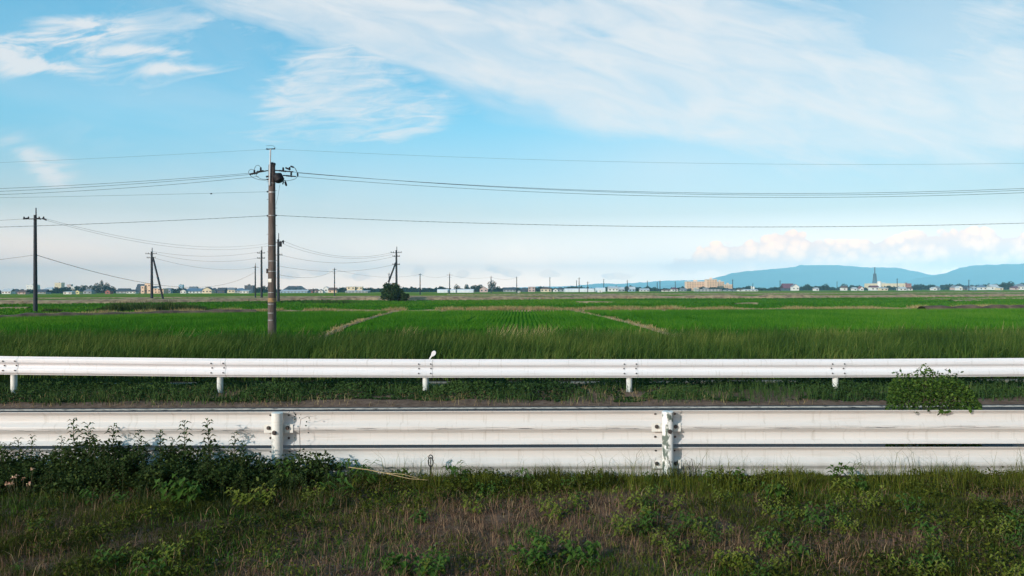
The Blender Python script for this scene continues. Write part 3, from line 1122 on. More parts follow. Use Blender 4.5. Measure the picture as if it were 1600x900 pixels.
def main_pole():
    D = 38.0
    q = lambda x, y, d=0.0: P(x, y, D + d)
    base = q(425.3, 524)
    base.z = FZ
    root = empty('utility_pole', base, 'tall brown concrete utility pole with banded shaft rising behind the grass, largest of all', 'utility pole')
    top = q(424.8, 257.5)
    sh = MB().tube([(base.x, base.y, FZ - 0.3), (base.x, base.y, 2.0), (top.x, top.y, top.z - 0.02), (top.x, top.y, top.z)], [0.215, 0.205, 0.165, 0.15], 28)
    sh.build('shaft', M_CONC_POLE, root, smooth=True)
    for y in (286.5, 300, 301.5, 337, 384, 408, 424, 457, 468, 475, 489, 500):
        c = q(425, y)
        f = (c.z - FZ) / (top.z - FZ)
        r = 0.213 - 0.046 * f
        bm_ = MB().tube([(c.x, c.y, c.z - 0.012), (c.x, c.y, c.z + 0.012)], r + 0.006, 28)
        bm_.build('metal_band', M_GALV, root, smooth=True)
    # step bolts
    for k in range(14):
        z = base.z + 2.6 + k * 0.45
        if z < top.z - 0.4:
            sx = 1 if k % 2 else -1
            MB().tube([(base.x + sx * 0.16, base.y, z), (base.x + sx * 0.26, base.y, z)], 0.009, 6).build('step_bolt', M_DARK, root)
    # plates
    c = q(423.6, 438)
    MB().box((c.x - 0.085, base.y - 0.222, c.z - 0.10), (c.x + 0.085, base.y - 0.20, c.z + 0.08)).build('number_plate', M_PLATE, root)
    c = q(423.5, 468.7)
    MB().tube([(base.x, base.y, c.z - 0.11), (base.x, base.y, c.z + 0.10)], 0.218, 28).build('yellow_guard', M_PLATE_Y, root)
    # small clip on the left
    c = q(418.2, 423)
    MB().box((c.x - 0.06, c.y - 0.05, c.z - 0.13), (c.x + 0.05, c.y + 0.05, c.z + 0.1)).build('cable_clip', M_DARK, root)
    # lightning bracket
    a, b = q(421.3, 290, -0.2), q(422.6, 233, -0.2)
    MB().tube([a, b], [0.05, 0.035], 10).build('top_bracket', M_GALV, root, smooth=True)
    t = MB()
    t.tube([q(416.5, 233.2, -0.2), q(429.5, 232.5, -0.2)], 0.028, 8)
    t.tube([q(417, 234, -0.2), q(417, 231.6, -0.2)], 0.03, 6)
    t.tube([q(429, 233.5, -0.2), q(429, 231.2, -0.2)], 0.03, 6)
    t.build('ground_wire_holder', M_DARK, root)
    # arms
    MB().tube([q(391, 271.5), q(419, 266.5)], 0.03, 6).build('crossarm', M_DARK, root)
    MB().tube([q(430, 266.2), q(458.5, 268.5)], 0.03, 6).build('crossarm', M_DARK, root)
    MB().tube([q(442, 274.0, 0.3), q(462.5, 275.8, 0.3)], 0.03, 6).build('crossarm', M_DARK, root)
    for (x, y, h) in ((397.5, 267.5, 5.5), (407.5, 263.5, 5.5), (442.5, 263.5, 5.0), (452.5, 263.0, 5.0), (455, 270.5, 5.5)):
        a, b = q(x, y + h * 0.6), q(x, y - h * 0.4)
        n = 7
        path = [a.lerp(b, i / (n - 1)) for i in range(n)]
        MB().tube(path, [0.035, 0.055, 0.04, 0.055, 0.04, 0.05, 0.03], 10).build('insulator', M_DARK, root, smooth=True)
    for p0, p1 in (((390, 272.5), (402, 270.5)), ((401, 268.5), (412, 266.8)), ((436, 266.5), (447, 267.8)), ((446, 262), (452, 264.5)), ((447, 274.5), (457, 275.5)), ((454, 259.7), (459, 261.5)), ((465, 270), (465.2, 275.2))):
        a, b = q(*p0), q(*p1)
        n = 9
        path = [a.lerp(b, i / (n - 1)) for i in range(n)]
        MB().tube(path, [0.03] + [0.05 if i % 2 else 0.032 for i in range(1, n - 1)] + [0.03], 10).build('strain_insulator', M_DARK, root, smooth=True)

    def loop(pts, r=0.012):
        V = [q(*p) for p in pts]
        out = []
        for i in range(len(V) - 1):
            p0, p1, p2, p3 = V[max(i - 1, 0)], V[i], V[i + 1], V[min(i + 2, len(V) - 1)]
            for k in range(6):
                t = k / 6
                out.append(0.5 * ((2 * p1) + (p2 - p0) * t + (2 * p0 - 5 * p1 + 4 * p2 - p3) * t * t + (3 * p1 - p0 - 3 * p2 + p3) * t ** 3))
        out.append(V[-1])
        MB().tube(out, r, 6).build('jumper_cable', M_WIRE, root)
    loop([(390, 272), (388.4, 268), (392, 264.6), (396.5, 266), (398, 268)])
    loop([(397, 265), (400, 259.5), (403.5, 258.2), (407, 261), (408, 264)])
    loop([(388.5, 270), (393, 276), (402, 280), (412, 281.5), (418, 281)])
    loop([(404, 270), (400, 274), (408, 279.5), (418, 280)])
    loop([(459, 261.3), (462, 264), (464.5, 270)])
    loop([(465.2, 275.5), (461, 279.5), (454, 281.5), (447, 282.5), (441, 280.5)])
    loop([(452, 263), (455, 259.6), (460, 262), (463.5, 268), (465, 271)])
    loop([(416, 228), (422, 227.3), (427, 228), (430.5, 231.5)], 0.008)
    loop([(437.5, 288), (436, 296), (434.5, 306), (431, 320)], 0.007)
    # switch box slung on the right
    ca, cb2 = q(432, 272, -0.15), q(438.8, 284.5, -0.15)
    d = (cb2 - ca).normalized()
    n = 9
    rr = [0.14, 0.23, 0.25, 0.235, 0.25, 0.235, 0.25, 0.22, 0.13]
    MB().tube([ca.lerp(cb2, i / (n - 1)) for i in range(n)], rr, 16).build('switch_box', M_DARK, root, smooth=True)
    MB().tube([q(427, 268.5, -0.1), q(437, 276, -0.1)], 0.035, 8).build('box_hanger', M_DARK, root)
    MB().tube([q(423.5, 257.2), q(428.5, 259.2)], [0.14, 0.16], 14).build('pole_cap', M_DARK, root, smooth=True)
    MB().tube([q(439, 281), q(446.5, 282.5)], 0.02, 6).build('cutout_arm', M_DARK, root)
    for p0, p1, r in (((445.5, 283.5), (447.6, 290.5), 0.055), ((443.2, 283), (441.6, 288.3), 0.032)):
        a, b = q(*p0), q(*p1)
        MB().tube([a, a.lerp(b, .2), a.lerp(b, .8), b], [r * .6, r, r, r * .7], 10).build('cutout', M_DARK, root, smooth=True)
    MB().tube([q(415.8, 276.2), q(420, 275.5)], 0.045, 8).build('insulator', M_DARK, root)
    MB().tube([q(417, 299.5), q(420, 299.5)], 0.04, 8).build('insulator', M_DARK, root)
    MB().tube([q(417, 280.4), q(420, 280.4)], 0.04, 8).build('insulator', M_DARK, root)
    MB().tube([q(417, 337), q(432.5, 336.5)], 0.035, 8).build('cable_grip', M_DARK, root)


main_pole()


def wire(A, B, sag, r, label, n=40, twist=False, group=None, mat=M_WIRE):
    A, B = Vector(A), Vector(B)
    mb = MB()
    path = []
    for i in range(n + 1):
        f = i / n
        p = A.lerp(B, f)
        p.z -= 4 * sag * f * (1 - f)
        path.append(p)
    mb.tube(path, r, 6)
    if twist:
        for ph in (0, math.pi):
            pth = []
            m = n * 8
            for i in range(m + 1):
                f = i / m
                p = A.lerp(B, f)
                p.z -= 4 * sag * f * (1 - f) - math.sin(f * (B - A).length * 7 + ph) * r * 1.2
                p.y += math.cos(f * (B - A).length * 7 + ph) * r * 1.2
                pth.append(p)
            mb.tube(pth, r * 0.7, 4)
    o = mb.build('power_line', mat)
    tag(o, label, 'power line', group)
    return o


MX = 38.0 / F                      # metres per photo pixel at the main pole


def main_wire(p0, p_mid, p_end, r, label, twist=False, d=0.0):
    """through the pole point, a second and a third photo point, all at the pole's distance; goes on past the frame to the next pole"""
    pts = [P(a, b, 38 + d) for a, b in (p0, p_mid, p_end)]
    x = np.array([p.x for p in pts])
    z = np.array([p.z for p in pts])
    co = np.polyfit(x, z, 2)
    if co[0] < 2e-4:
        co = np.polyfit(x[[0, 2]], z[[0, 2]], 1)
        k = 4e-4
        co = np.array([k, co[0] - k * (x[0] + x[2]), co[1] + k * x[0] * x[2]])
    sgn = 1 if x[2] > x[0] else -1
    xv = -co[1] / (2 * co[0])
    xe = x[0] + 2 * (xv - x[0])
    if sgn * (xe - x[2]) < 8:
        xe = x[2] + sgn * 20
    if abs(xe - x[0]) > 64:
        xe = x[0] + sgn * 64
    xs = np.linspace(x[0], xe, 61)
    path = [Vector((a, 38 + d, float(np.polyval(co, a)))) for a in xs]
    mb = MB().tube(path, r, 6)
    if twist:
        for ph in (0, math.pi):
            pth = []
            for a in np.linspace(x[0], xe, 700):
                pth.append(Vector((a, 38 + d + math.cos(a * 9 + ph) * r * 0.7, float(np.polyval(co, a)) + math.sin(a * 9 + ph) * r * 0.75)))
            mb.tube(pth, r * 0.6, 4)
    o = mb.build('power_line', M_WIRE)
    tag(o, label, 'power line', 'wires on the tall brown pole')


main_wire((429, 232.8), (1200, 256.3), (1600, 255.2), 0.0045, 'thin topmost wire running right from the tip of the brown pole', d=-0.2)
main_wire((416.8, 233.4), (200, 245), (0, 254), 0.0045, 'thin topmost wire running left from the tip of the brown pole', d=-0.2)
main_wire((466, 270.3), (1000, 299.6), (1600, 294.3), 0.0095, 'uppermost of the three close wires running right from the brown pole')
main_wire((459, 268.8), (1000, 301.5), (1600, 297.0), 0.0095, 'middle one of the three close wires running right from the brown pole', d=0.25)
main_wire((463, 275.8), (1000, 305.6), (1600, 301.0), 0.0095, 'lowest of the three close wires running right from the brown pole', d=0.3)
main_wire((389, 270.8), (200, 284.5), (0, 294.6), 0.0095, 'uppermost of the three close wires running left from the brown pole')
main_wire((391, 272.6), (200, 288.0), (0, 299.0), 0.0095, 'middle one of the three close wires running left from the brown pole', d=0.2)
main_wire((404, 275.6), (200, 293.5), (0, 304.0), 0.0095, 'lowest of the three close wires running left from the brown pole', d=-0.1)
main_wire((417, 299.6), (200, 305.0), (0, 309.0), 0.006, 'faint thin wire running left from the brown pole below its three close wires')
main_wire((432, 336.6), (1130, 354.6), (1600, 348.6), 0.0095, 'twisted cable running right from the brown pole, lowest on that side', True)
main_wire((417, 337.2), (200, 347.5), (0, 354.8), 0.0095, 'twisted cable running left from the brown pole, lowest on that side', True)
lw = MB().tube([P(330, 302.6, 37.9) + Vector((-0.04, 0, 0)), P(330, 302.6, 37.9) + Vector((0.04, 0, 0))], [0.03, 0.03], 8).build('cable_clamp', M_DARK)
tag(lw, 'small dark clamp on the faint thin wire left of the brown pole', 'cable clamp')


def pole(px, ytop, D, label, spike=0, arms=((0.5, 0.9),), r=0.17, strut=None, extra=None, group='poles across the fields'):
    """plain dark pole; arms = (metres below the shaft top, half width)"""
    b = P(px, 470, D)
    b.z = FZ
    root = empty('utility_pole', b, label, 'utility pole', group)
    tz = P(px, ytop, D).z
    MB().tube([(b.x, b.y, FZ - 0.3), (b.x, b.y, tz)], [r * 1.25, r * 0.85], 12).build('shaft', M_POLE_DARK, root, smooth=True)
    if spike:
        MB().tube([(b.x + 0.1, b.y, tz - 0.3), (b.x + 0.1, b.y, tz + spike)], [r * 0.4, r * 0.3], 8).build('top_spike', M_POLE_DARK, root)
    for dz, hw in arms:
        z = tz - dz
        MB().box((b.x - hw, b.y - r - 0.10, z - 0.05), (b.x + hw, b.y - r, z + 0.05)).build('crossarm', M_POLE_DARK, root)
        if D < 260:
            for k in (-0.92, -0.5, 0.5, 0.92):
                MB().tube([(b.x + hw * k, b.y - r - 0.05, z + 0.05), (b.x + hw * k, b.y - r - 0.05, z + 0.16), (b.x + hw * k, b.y - r - 0.05, z + 0.28)], [0.05, 0.09, 0.05], 8).build('insulator', M_DARK, root)
    if strut:
        (x0, y0), (x1, y1) = strut
        a = P(x0, y0, D - 0.3)
        c = P(x1, y1, D - 0.3)
        c.z = min(c.z, FZ + 0.3) - 0.3 if y1 > 462 else c.z
        MB().tube([c, a], [r * 0.95, r * 0.75], 10).build('strut', M_POLE_DARK, root, smooth=True)
    if extra:
        extra(root, b, tz)
    return Vector((b.x, b.y, tz))


def transformer(root, b, tz):
    MB().tube([(b.x + 0.5, b.y - 0.2, tz - 1.5), (b.x + 0.5, b.y - 0.2, tz - 0.5)], 0.3, 14).build('transformer', M_DARK, root, smooth=True)
    MB().tube([(b.x + 1.1, b.y - 0.2, tz - 0.9), (b.x + 1.1, b.y - 0.2, tz - 0.2)], 0.14, 10).build('insulator', M_DARK, root)
    MB().tube([(b.x, b.y - 0.2, tz - 0.55), (b.x + 1.3, b.y - 0.2, tz - 0.45)], 0.07, 8).build('bracket', M_DARK, root)


def wing_insulators(root, b, tz):
    for x0, z0, x1, z1 in ((-1.2, -0.48, -0.7, -0.40), (0.35, -0.42, 0.85, -0.5), (1.05, -0.42, 1.5, -0.62)):
        MB().tube([(b.x + x0, b.y - .3, tz + z0), (b.x + x1, b.y - .3, tz + z1)], 0.085, 8).build('strain_insulator', M_DARK, root)


p55 = pole(55.3, 336, 87, 'dark pole with wide crossarm standing alone at the far left', 0.85, ((0.48, 1.25),), 0.19, extra=wing_insulators)
p237 = pole(237.3, 393, 172, 'dark pole braced by a leaning strut, left of the brown pole', 0.9, ((0.55, 1.3), (1.5, 1.0)), 0.26, strut=((239, 402), (256.5, 472)))
p409 = pole(408.8, 391, 172, 'slim dark pole just left of the brown pole, taller of the two there', 0.9, ((0.7, 0.9), (1.9, 0.9)), 0.22)
p399 = pole(399.0, 415, 260, 'slim dark pole left of the brown pole, shorter of the two there', 0.9, ((0.6, 1.2),), 0.22)
p435 = pole(435.0, 374, 150, 'dark pole carrying a transformer close behind the brown pole on its right', 1.3, ((0.6, 1.0), (3.2, 0.9)), 0.24, extra=transformer)
p620 = pole(619.6, 391, 163, 'dark pole with strut rising out of the big round bush', 0.8, ((0.55, 1.2), (1.4, 0.8), (3.2, 0.8)), 0.22, strut=((618.5, 410), (607, 441)))
p522 = pole(522.8, 419.5, 300, 'thin pole standing alone between the brown pole and the round bush', 0.4, ((0.4, 0.8), (1.8, 0.7)), 0.2)
p607 = pole(608.0, 427, 420, 'thin short pole rising behind the round bush left of its strut', 0.4, ((0.4, 0.9),), 0.25)
p656 = pole(656.5, 428, 380, 'thin pole just right of the round bush', 0.4, ((0.3, 0.9),), 0.24)
p702 = pole(702.6, 428.5, 470, 'thin pole with crossarm in front of the white greenhouses', 1.2, ((0.4, 2.0), (2.0, 1.4)), 0.28)
p767 = pole(767.4, 432, 560, 'thin pole standing against the tall dark tree near the middle', 0.6, ((0.5, 1.2),), 0.3)
far_poles = [(807.4, 433, 'thin pole right of the tall middle tree, first of the row toward the mountains'), (859.3, 433.5, 'thin pole beside the pale house with brown walls'),
             (905, 434, 'thin pole rising behind the long greenhouse, tallest there'), (901, 438.5, 'short thin pole close left of the taller one behind the long greenhouse'),
             (918.4, 440.5, 'short thin pole at the right end of the long greenhouse'), (943.5, 436, 'thin pole behind the white tent shaped greenhouse'),
             (980.3, 438, 'thin pole beside the pale blue shed and dark tree'), (1011.6, 439, 'thin pole above the small tree left of the peach apartment blocks'),
             (1027, 441, 'short thin pole, second left from the peach apartment blocks'), (1031.3, 439, 'taller of two close poles left of the peach apartment blocks'),
             (1055.2, 440, 'thin pole just left of the peach apartment blocks'), (1145, 437, 'thin pole just right of the peach apartment blocks'),
             (1176.5, 443, 'short thin pole above the white silo'), (1219, 438.5, 'thin pole left of the maroon roofed barn against the mountain'),
             (1308, 440, 'thin pole between two round trees against the mountain'), (1402, 435.5, 'thin pole right of the lattice tower'), (1514, 437.5, 'thin pole before the mountain near the right edge')]
fp = []
for i, (x, y, lb) in enumerate(far_poles):
    D = 560 + (i * 137) % 240
    fp.append(pole(x, y, D, lb, 0.6, ((0.5, 1.3),), 0.3))


def fw(a, b, sag, label, r=0.02, da=(0, 0, 0), db=(0, 0, 0)):
    wire(a + Vector(da), b + Vector(db), sag, r, label, 24, group='wires across the fields')


fw(p55, p435, 2.0, 'upper sagging wire from the far left pole toward the transformer pole', 0.014, (1.2, -.3, -0.4), (-0.8, 0, -0.6))
fw(p55, p435, 2.1, 'lower sagging wire from the far left pole toward the transformer pole', 0.014, (1.0, -.3, -0.5), (-0.9, 0, -1.1))
fw(p55, p399, 4.6, 'low wire sagging from the middle of the far left pole', 0.03, (0.1, 0, -4.7), (0, 0, -2.2))
fw(p55, p55, 0.5, 'wire leaving the far left pole crossarm toward the left edge', 0.016, (-1.2, 0, -0.45), (-42, 3, -0.4))
fw(p55, p55, 1.2, 'low wire leaving the far left pole toward the left edge', 0.016, (-0.1, 0, -4.7), (-42, 3, -5.4))
fw(p237, p409, 1.1, 'topmost wire strung between the braced pole and the taller slim pole', 0.02, (0.4, 0, 0.0), (0, 0, -0.3))
fw(p237, p409, 1.3, 'second wire strung between the braced pole and the taller slim pole', 0.02, (1.2, 0, -0.6), (0, 0, -1.7))
fw(p237, p399, 1.6, 'lowest wire strung from the braced pole to the shorter slim pole', 0.024, (0.9, 0, -1.6), (0, 0, -0.6))
fw(p435, p620, 2.0, 'topmost wire from the transformer pole to the pole in the bush', 0.02, (0.8, 0, -0.2), (-1.0, 0, -0.5))
fw(p435, p620, 1.8, 'second wire from the transformer pole to the pole in the bush', 0.02, (0.9, 0, -0.9), (-0.8, 0, -0.9))
fw(p435, p620, 1.5, 'third wire from the transformer pole to the pole in the bush', 0.02, (0.6, 0, -3.2), (-0.7, 0, -1.4))
fw(p435, p620, 1.3, 'lowest wire from the transformer pole to the pole in the bush', 0.02, (0.2, 0, -5.4), (-0.7, 0, -3.2))
fw(p435, p522, 1.6, 'low wire from the transformer pole to the thin lone pole', 0.03, (0.2, 0, -7.2), (0, 0, -0.6))
fw(p522, p656, 2.2, 'wire from the thin lone pole past the round bush', 0.03, (0, 0, -0.4), (0, 0, -0.3))
fw(p656, p702, 1.6, 'wire between the two thin poles left of the greenhouses', 0.035, (0, 0, -0.3), (0, 0, -0.4))
fw(p702, p767, 1.6, 'wire between the greenhouse pole and the middle tree pole', 0.035, (0, 0, -0.4), (0, 0, -0.4))
fw(p767, fp[0], 1.6, 'wire from the middle tree pole to the next pole on its right', 0.035, (0, 0, -0.4), (0, 0, -0.4))

# ------------------------------------------------------------------ foliage builders


def leaf_quads(C, size, tint, flat=0.0, drop=None):
    """one folded diamond leaf per centre"""
    n = len(C)
    a = rng.normal(size=(n, 3))
    a[:, 2] *= (1 - flat)
    a /= np.linalg.norm(a, axis=1)[:, None]
    b = rng.normal(size=(n, 3))
    b -= a * (a * b).sum(1)[:, None]
    b /= np.linalg.norm(b, axis=1)[:, None]
    s = size[:, None]
    V = np.empty((n, 4, 3))
    V[:, 0] = C - a * s * 0.5
    V[:, 1] = C + b * s * 0.3
    V[:, 2] = C + a * s * 0.5
    V[:, 3] = C - b * s * 0.3
    Fq = np.arange(n * 4).reshape(-1, 4)
    return V.reshape(-1, 3), Fq, np.repeat(tint, 4)


def lump_points(lumps, n):
    """points spread in the outer volume of ellipsoid lumps (cx,cy,cz,rx,ry,rz)"""
    L = np.array(lumps, dtype=float)
    w = L[:, 3] * L[:, 5]
    k = rng.choice(len(L), n, p=w / w.sum())
    d = rng.normal(size=(n, 3))
    d /= np.linalg.norm(d, axis=1)[:, None]
    r = rng.uniform(0.35, 1.0, n) ** 0.5
    r = r * (0.82 + 0.3 * rng.random(n))
    return L[k, :3] + d * L[k, 3:6] * r[:, None], d


def tree(px0, px1, ytop, D, label, cat='tree', kind='round', name='tree', n=None, mat=None, group=None, leaf=None, base=None):
    s = D / F
    w = (px1 - px0) * s
    x = ((P(px0, 450, D).x + P(px1, 450, D).x) / 2)
    ztop = P((px0 + px1) / 2, ytop, D).z
    h = ztop - FZ
    root = empty(name, (x, D, FZ), label, cat, group)
    lumps = []
    rw = w / 2
    if kind == 'round':
        m = 7
        for i in range(m):
            a = 2 * math.pi * i / m + random.random()
            lumps.append((x + math.cos(a) * rw * 0.52, D + math.sin(a) * rw * 0.5, FZ + h * random.uniform(0.36, 0.7), rw * random.uniform(.36, .5), rw * 0.45, h * random.uniform(0.2, 0.28)))
        lumps.append((x + rw * random.uniform(-.2, .2), D, FZ + h * 0.74, rw * 0.55, rw * 0.5, h * 0.255))
        lumps.append((x, D, FZ + h * 0.4, rw * 0.7, rw * 0.6, h * 0.3))
    elif kind == 'bush':
        for i in range(16):
            a = random.random() * 6.28
            f = random.random()
            lumps.append((x + math.cos(a) * rw * 0.66 * (1 - 0.5 * f), D + math.sin(a) * rw * 0.55, FZ + h * (0.14 + 0.66 * f), rw * random.uniform(.24, .40), rw * 0.35, h * random.uniform(0.13, 0.19)))
        lumps.append((x, D, FZ + h * 0.42, rw * 0.8, rw * 0.7, h * 0.42))
    elif kind == 'cone':
        for i in range(7):
            f = i / 6
            lumps.append((x + rw * random.uniform(-.1, .1), D, FZ + h * (0.15 + 0.72 * f), rw * (1 - 0.75 * f), rw * (1 - .75 * f), h * 0.14))
    elif kind == 'low':
        m = max(4, int(w / max(h, 1) * 3))
        for i in range(m):
            f = (i + 0.5) / m
            hh = h * random.uniform(0.72, 1.0)
            lumps.append((x - rw + 2 * rw * f, D + random.uniform(-.3, .3) * h, FZ + hh * 0.5, w / m * 0.85, h * 0.5, hh * 0.5))
    n = n or 420
    if n == 420:
        n = 1300
    C, d = lump_points(lumps, n)
    C[:, 2] = np.maximum(C[:, 2], FZ + 0.15)
    size = (leaf or max(0.45, w * 0.07)) * rng.uniform(0.7, 1.4, n)
    tint = np.clip(rng.normal(0.45, 0.2, n) + 0.25 * (rng.random(n) < 0.15), 0, 1)
    V, Fq, t = leaf_quads(C, size, tint)
    np_mesh('crown', V, [Fq], mat or L_TREE, root, tint=t)
    tr = MB()
    tr.tube([(x, D, FZ - 0.2), (x + 0.05 * w, D, FZ + h * 0.3), (x, D, FZ + h * 0.62)], [max(0.1, w * 0.035), max(0.08, w * 0.028), 0.05], 8)
    for k in range(4):
        a = k * 1.6 + random.random()
        tr.tube([(x, D, FZ + h * (0.25 + 0.06 * k)), (x + math.cos(a) * rw * 0.5, D + math.sin(a) * rw * 0.5, FZ + h * (0.5 + .06 * k))], [max(0.06, w * 0.018), 0.04], 6)
    tr.build('trunk', M_TRUNK, root)
    return root


def wood(px0, px1, ytop, D, n, name='distant_wood', seed=0, hvar=3.0):
    """far tree line that reads as one mass"""
    s = D / F
    r2 = np.random.default_rng(seed + 50)
    xs = np.arange(px0, px1, 3.2)
    lumps = []
    for xp in xs:
        top = ytop + r2.uniform(0, hvar) + 1.2 * math.sin(xp * 0.11 + seed)
        p = P(xp, top, D + r2.uniform(-15, 15))
        h = p.z - FZ
        lumps.append((p.x, p.y, FZ + h * 0.5, s * r2.uniform(2.2, 3.6), s * 3, h * 0.5))
    C, d = lump_points(lumps, n * 3)
    n = len(C)
    size = 2.6 * s * rng.uniform(0.7, 1.3, n)
    V, Fq, t = leaf_quads(C, size, np.clip(rng.normal(0.4, 0.22, n), 0, 1))
    tag(np_mesh(name, V, [Fq], L_TREE, tint=t), kind='stuff')


# woods behind the town
for i, (a, b, y, D, n) in enumerate([(-90, 150, 452.3, 1120, 1900), (140, 300, 452.6, 1150, 1300), (290, 480, 451.6, 1150, 1500), (470, 640, 450.8, 1100, 1400), (630, 700, 448.5, 900, 900), (690, 830, 449.3, 1050, 1300), (800, 1000, 447.6, 1200, 2000), (990, 1110, 448.6, 1200, 1100), (1110, 1260, 447.8, 1250, 1500), (1240, 1430, 446.5, 1250, 1800), (1420, 1700, 443.8, 1250, 2600)]):
    wood(a, b, y, D, n, seed=i)

L_POLEBUSH = leaf_mat('pole_bush_leaf', (0.010, 0.024, 0.009), (0.022, 0.046, 0.014), (0.06, 0.10, 0.03), 0.25)

# low hedges and orchards between the houses
for i, (a, b, y, D, n) in enumerate([(-60, 120, 452.6, 930, 900), (110, 260, 452.8, 930, 700), (255, 400, 452.2, 930, 800), (430, 560, 451.6, 930, 600), (560, 700, 450.8, 930, 900), (690, 890, 450.6, 900, 1100), (870, 1080, 450.0, 930, 1000), (1085, 1260, 449.4, 930, 900), (1240, 1440, 448.4, 930, 1100), (1430, 1660, 446.6, 930, 1400)]):
    wood(a, b, y, D, n, name='far_hedge', seed=i + 20, hvar=2.2)

# single trees
TR = [(118, 143, 445, 900, 'broad low dark tree behind the yellow house at the left', 'low'), (143, 158, 441.5, 880, 'dark tree at the left flank of the pointed dark grove', 'round'),
      (151, 167, 437.5, 870, 'tallest dark tree in the grove right of the yellow house', 'cone'), (160, 174, 441, 875, 'dark tree behind the red brown house, right of the tallest', 'round'),
      (170, 182, 446.5, 880, 'smaller dark tree at the right end of the pointed grove', 'round'), (84, 111, 448, 1000, 'long dark tree belt above the low white shed at the left', 'low'),
      (266, 290, 449, 950, 'dark tree group below the distant blue grey tower block', 'low'), (399, 421, 446, 800, 'dark rounded tree mass just left of the brown pole foot', 'low'),
      (530, 543, 447.8, 850, 'dark tree left of the long white two part building', 'low'), (566, 583, 448.2, 900, 'dark trees right of the long white two part building', 'low'),
      (708, 720, 443.6, 780, 'round dark tree above the gap between the greenhouses', 'round'), (725, 732.5, 443.2, 800, 'narrow round tree above the second greenhouse', 'round'),
      (734, 752, 445, 800, 'wide dark tree left of the pinkish gabled house', 'round'), (745, 756, 443.6, 810, 'rounded tree top rising behind the pinkish gabled house', 'round'),
      (761, 777, 437, 760, 'tallest dark tree near the middle with rounded top', 'round'), (772, 785, 447, 760, 'low dark tree at the right foot of the tallest middle tree', 'round'),
      (975, 983.5, 446.5, 760, 'dark fan shaped tree between two pale sheds', 'round'), (981, 993, 445, 1150, 'distant mound of trees above the pale blue shed', 'low'),
      (1007, 1017, 446, 900, 'small dark tree above low white sheds left of the peach blocks', 'round'), (1090, 1104, 447.6, 840, 'dark round tree in front of the peach apartment blocks', 'round'),
      (1118, 1133, 448.4, 840, 'low dark trees before the right end of the peach blocks', 'low'), (1254, 1269, 443.8, 900, 'round dark tree right of the maroon barn', 'round'),
      (1283, 1297, 443, 900, 'round dark tree midway between barn and lattice tower', 'round'), (1313.5, 1325, 442.6, 920, 'round dark tree rising over a small white house', 'round'),
      (1326, 1338, 445.5, 930, 'lower dark tree right of the small white house', 'round'), (1384, 1393, 445.5, 820, 'small dark tree before the long white factory', 'round'),
      (1561, 1574, 440.5, 900, 'left half of the tall tree clump near the right edge', 'round'), (1571, 1586, 439, 900, 'right and taller half of the tree clump near the right edge', 'round'),
      (1588, 1604, 441.5, 920, 'dark tree cut by the right edge of the picture', 'round')]
for (a, b, y, D, lb, k) in TR:
    tree(a, b, y, D, lb, kind=k, n=420, group='trees around the distant town')

# the bush by the strutted pole
tree(589.5, 635, 437.5, 158, 'big round dark green bush at the foot of the strutted pole', 'bush', 'bush', 'bush', 6500, L_POLEBUSH, leaf=0.30)
tree(625, 640.5, 457.0, 150, 'small dark rounded shrub at the right of the big round bush', 'bush', 'round', 'bush', 1600, L_POLEBUSH, leaf=0.2)


def upright_patch(name, px0, px1, ytop, D0, D1, n, mat, hs=1.0, w=0.03, lean=0.25, seed=1, cut=0.35):
    xs = rng.uniform(px0, px1, n)
    D = rng.uniform(D0, D1, n)
    x = (xs - 800) / F * D
    h = (453 - interp_line(ytop, xs)) / F * D + CAMZ - FZ
    h = h * (0.6 + 0.6 * fbm(x * 0.6, D * 0.3, seed)) * hs
    e = np.clip(np.minimum(xs - px0, px1 - xs) / (0.25 * (px1 - px0)), 0.25, 1)
    h = h * e * (0.55 + 0.9 * vnoise(x * 1.4, D * 0, seed + 9)) * np.where(rng.random(n) < .12, 1.3, 0.85)
    k = fbm(x * 0.25, D * 0.1, seed + 4) > cut
    x, D, h = x[k], D[k], h[k]
    V, Fq, t = grid_tufts(x, D, np.full(len(x), FZ), h, np.full(len(x), w), 6, lean)
    tag(np_mesh(name, V, [Fq], mat, tint=t), kind='stuff')


upright_patch('tall_bank_weeds', 130, 345, [(130, 479), (170, 473), (240, 471.5), (345, 474)], 86, 98, 2600, L_WEED, 1.0, 0.06, 0.3, 1, 0.3)
upright_patch('reed_stalks', 58, 108, [(58, 479), (108, 478)], 83, 86, 260, L_WEED, 1.0, 0.05, 0.2, 3, 0.42)
upright_patch('green_bank_weeds', 345, 590, [(345, 473), (450, 466.5), (590, 467.5)], 130, 175, 1800, L_VERGE, 0.8, 0.12, 0.4, 6, 0.4)
upright_patch('dry_field_weeds', 600, 800, [(600, 465), (800, 465)], 170, 215, 1500, L_DRY, 0.6, 0.1, 0.4, 9, 0.42)

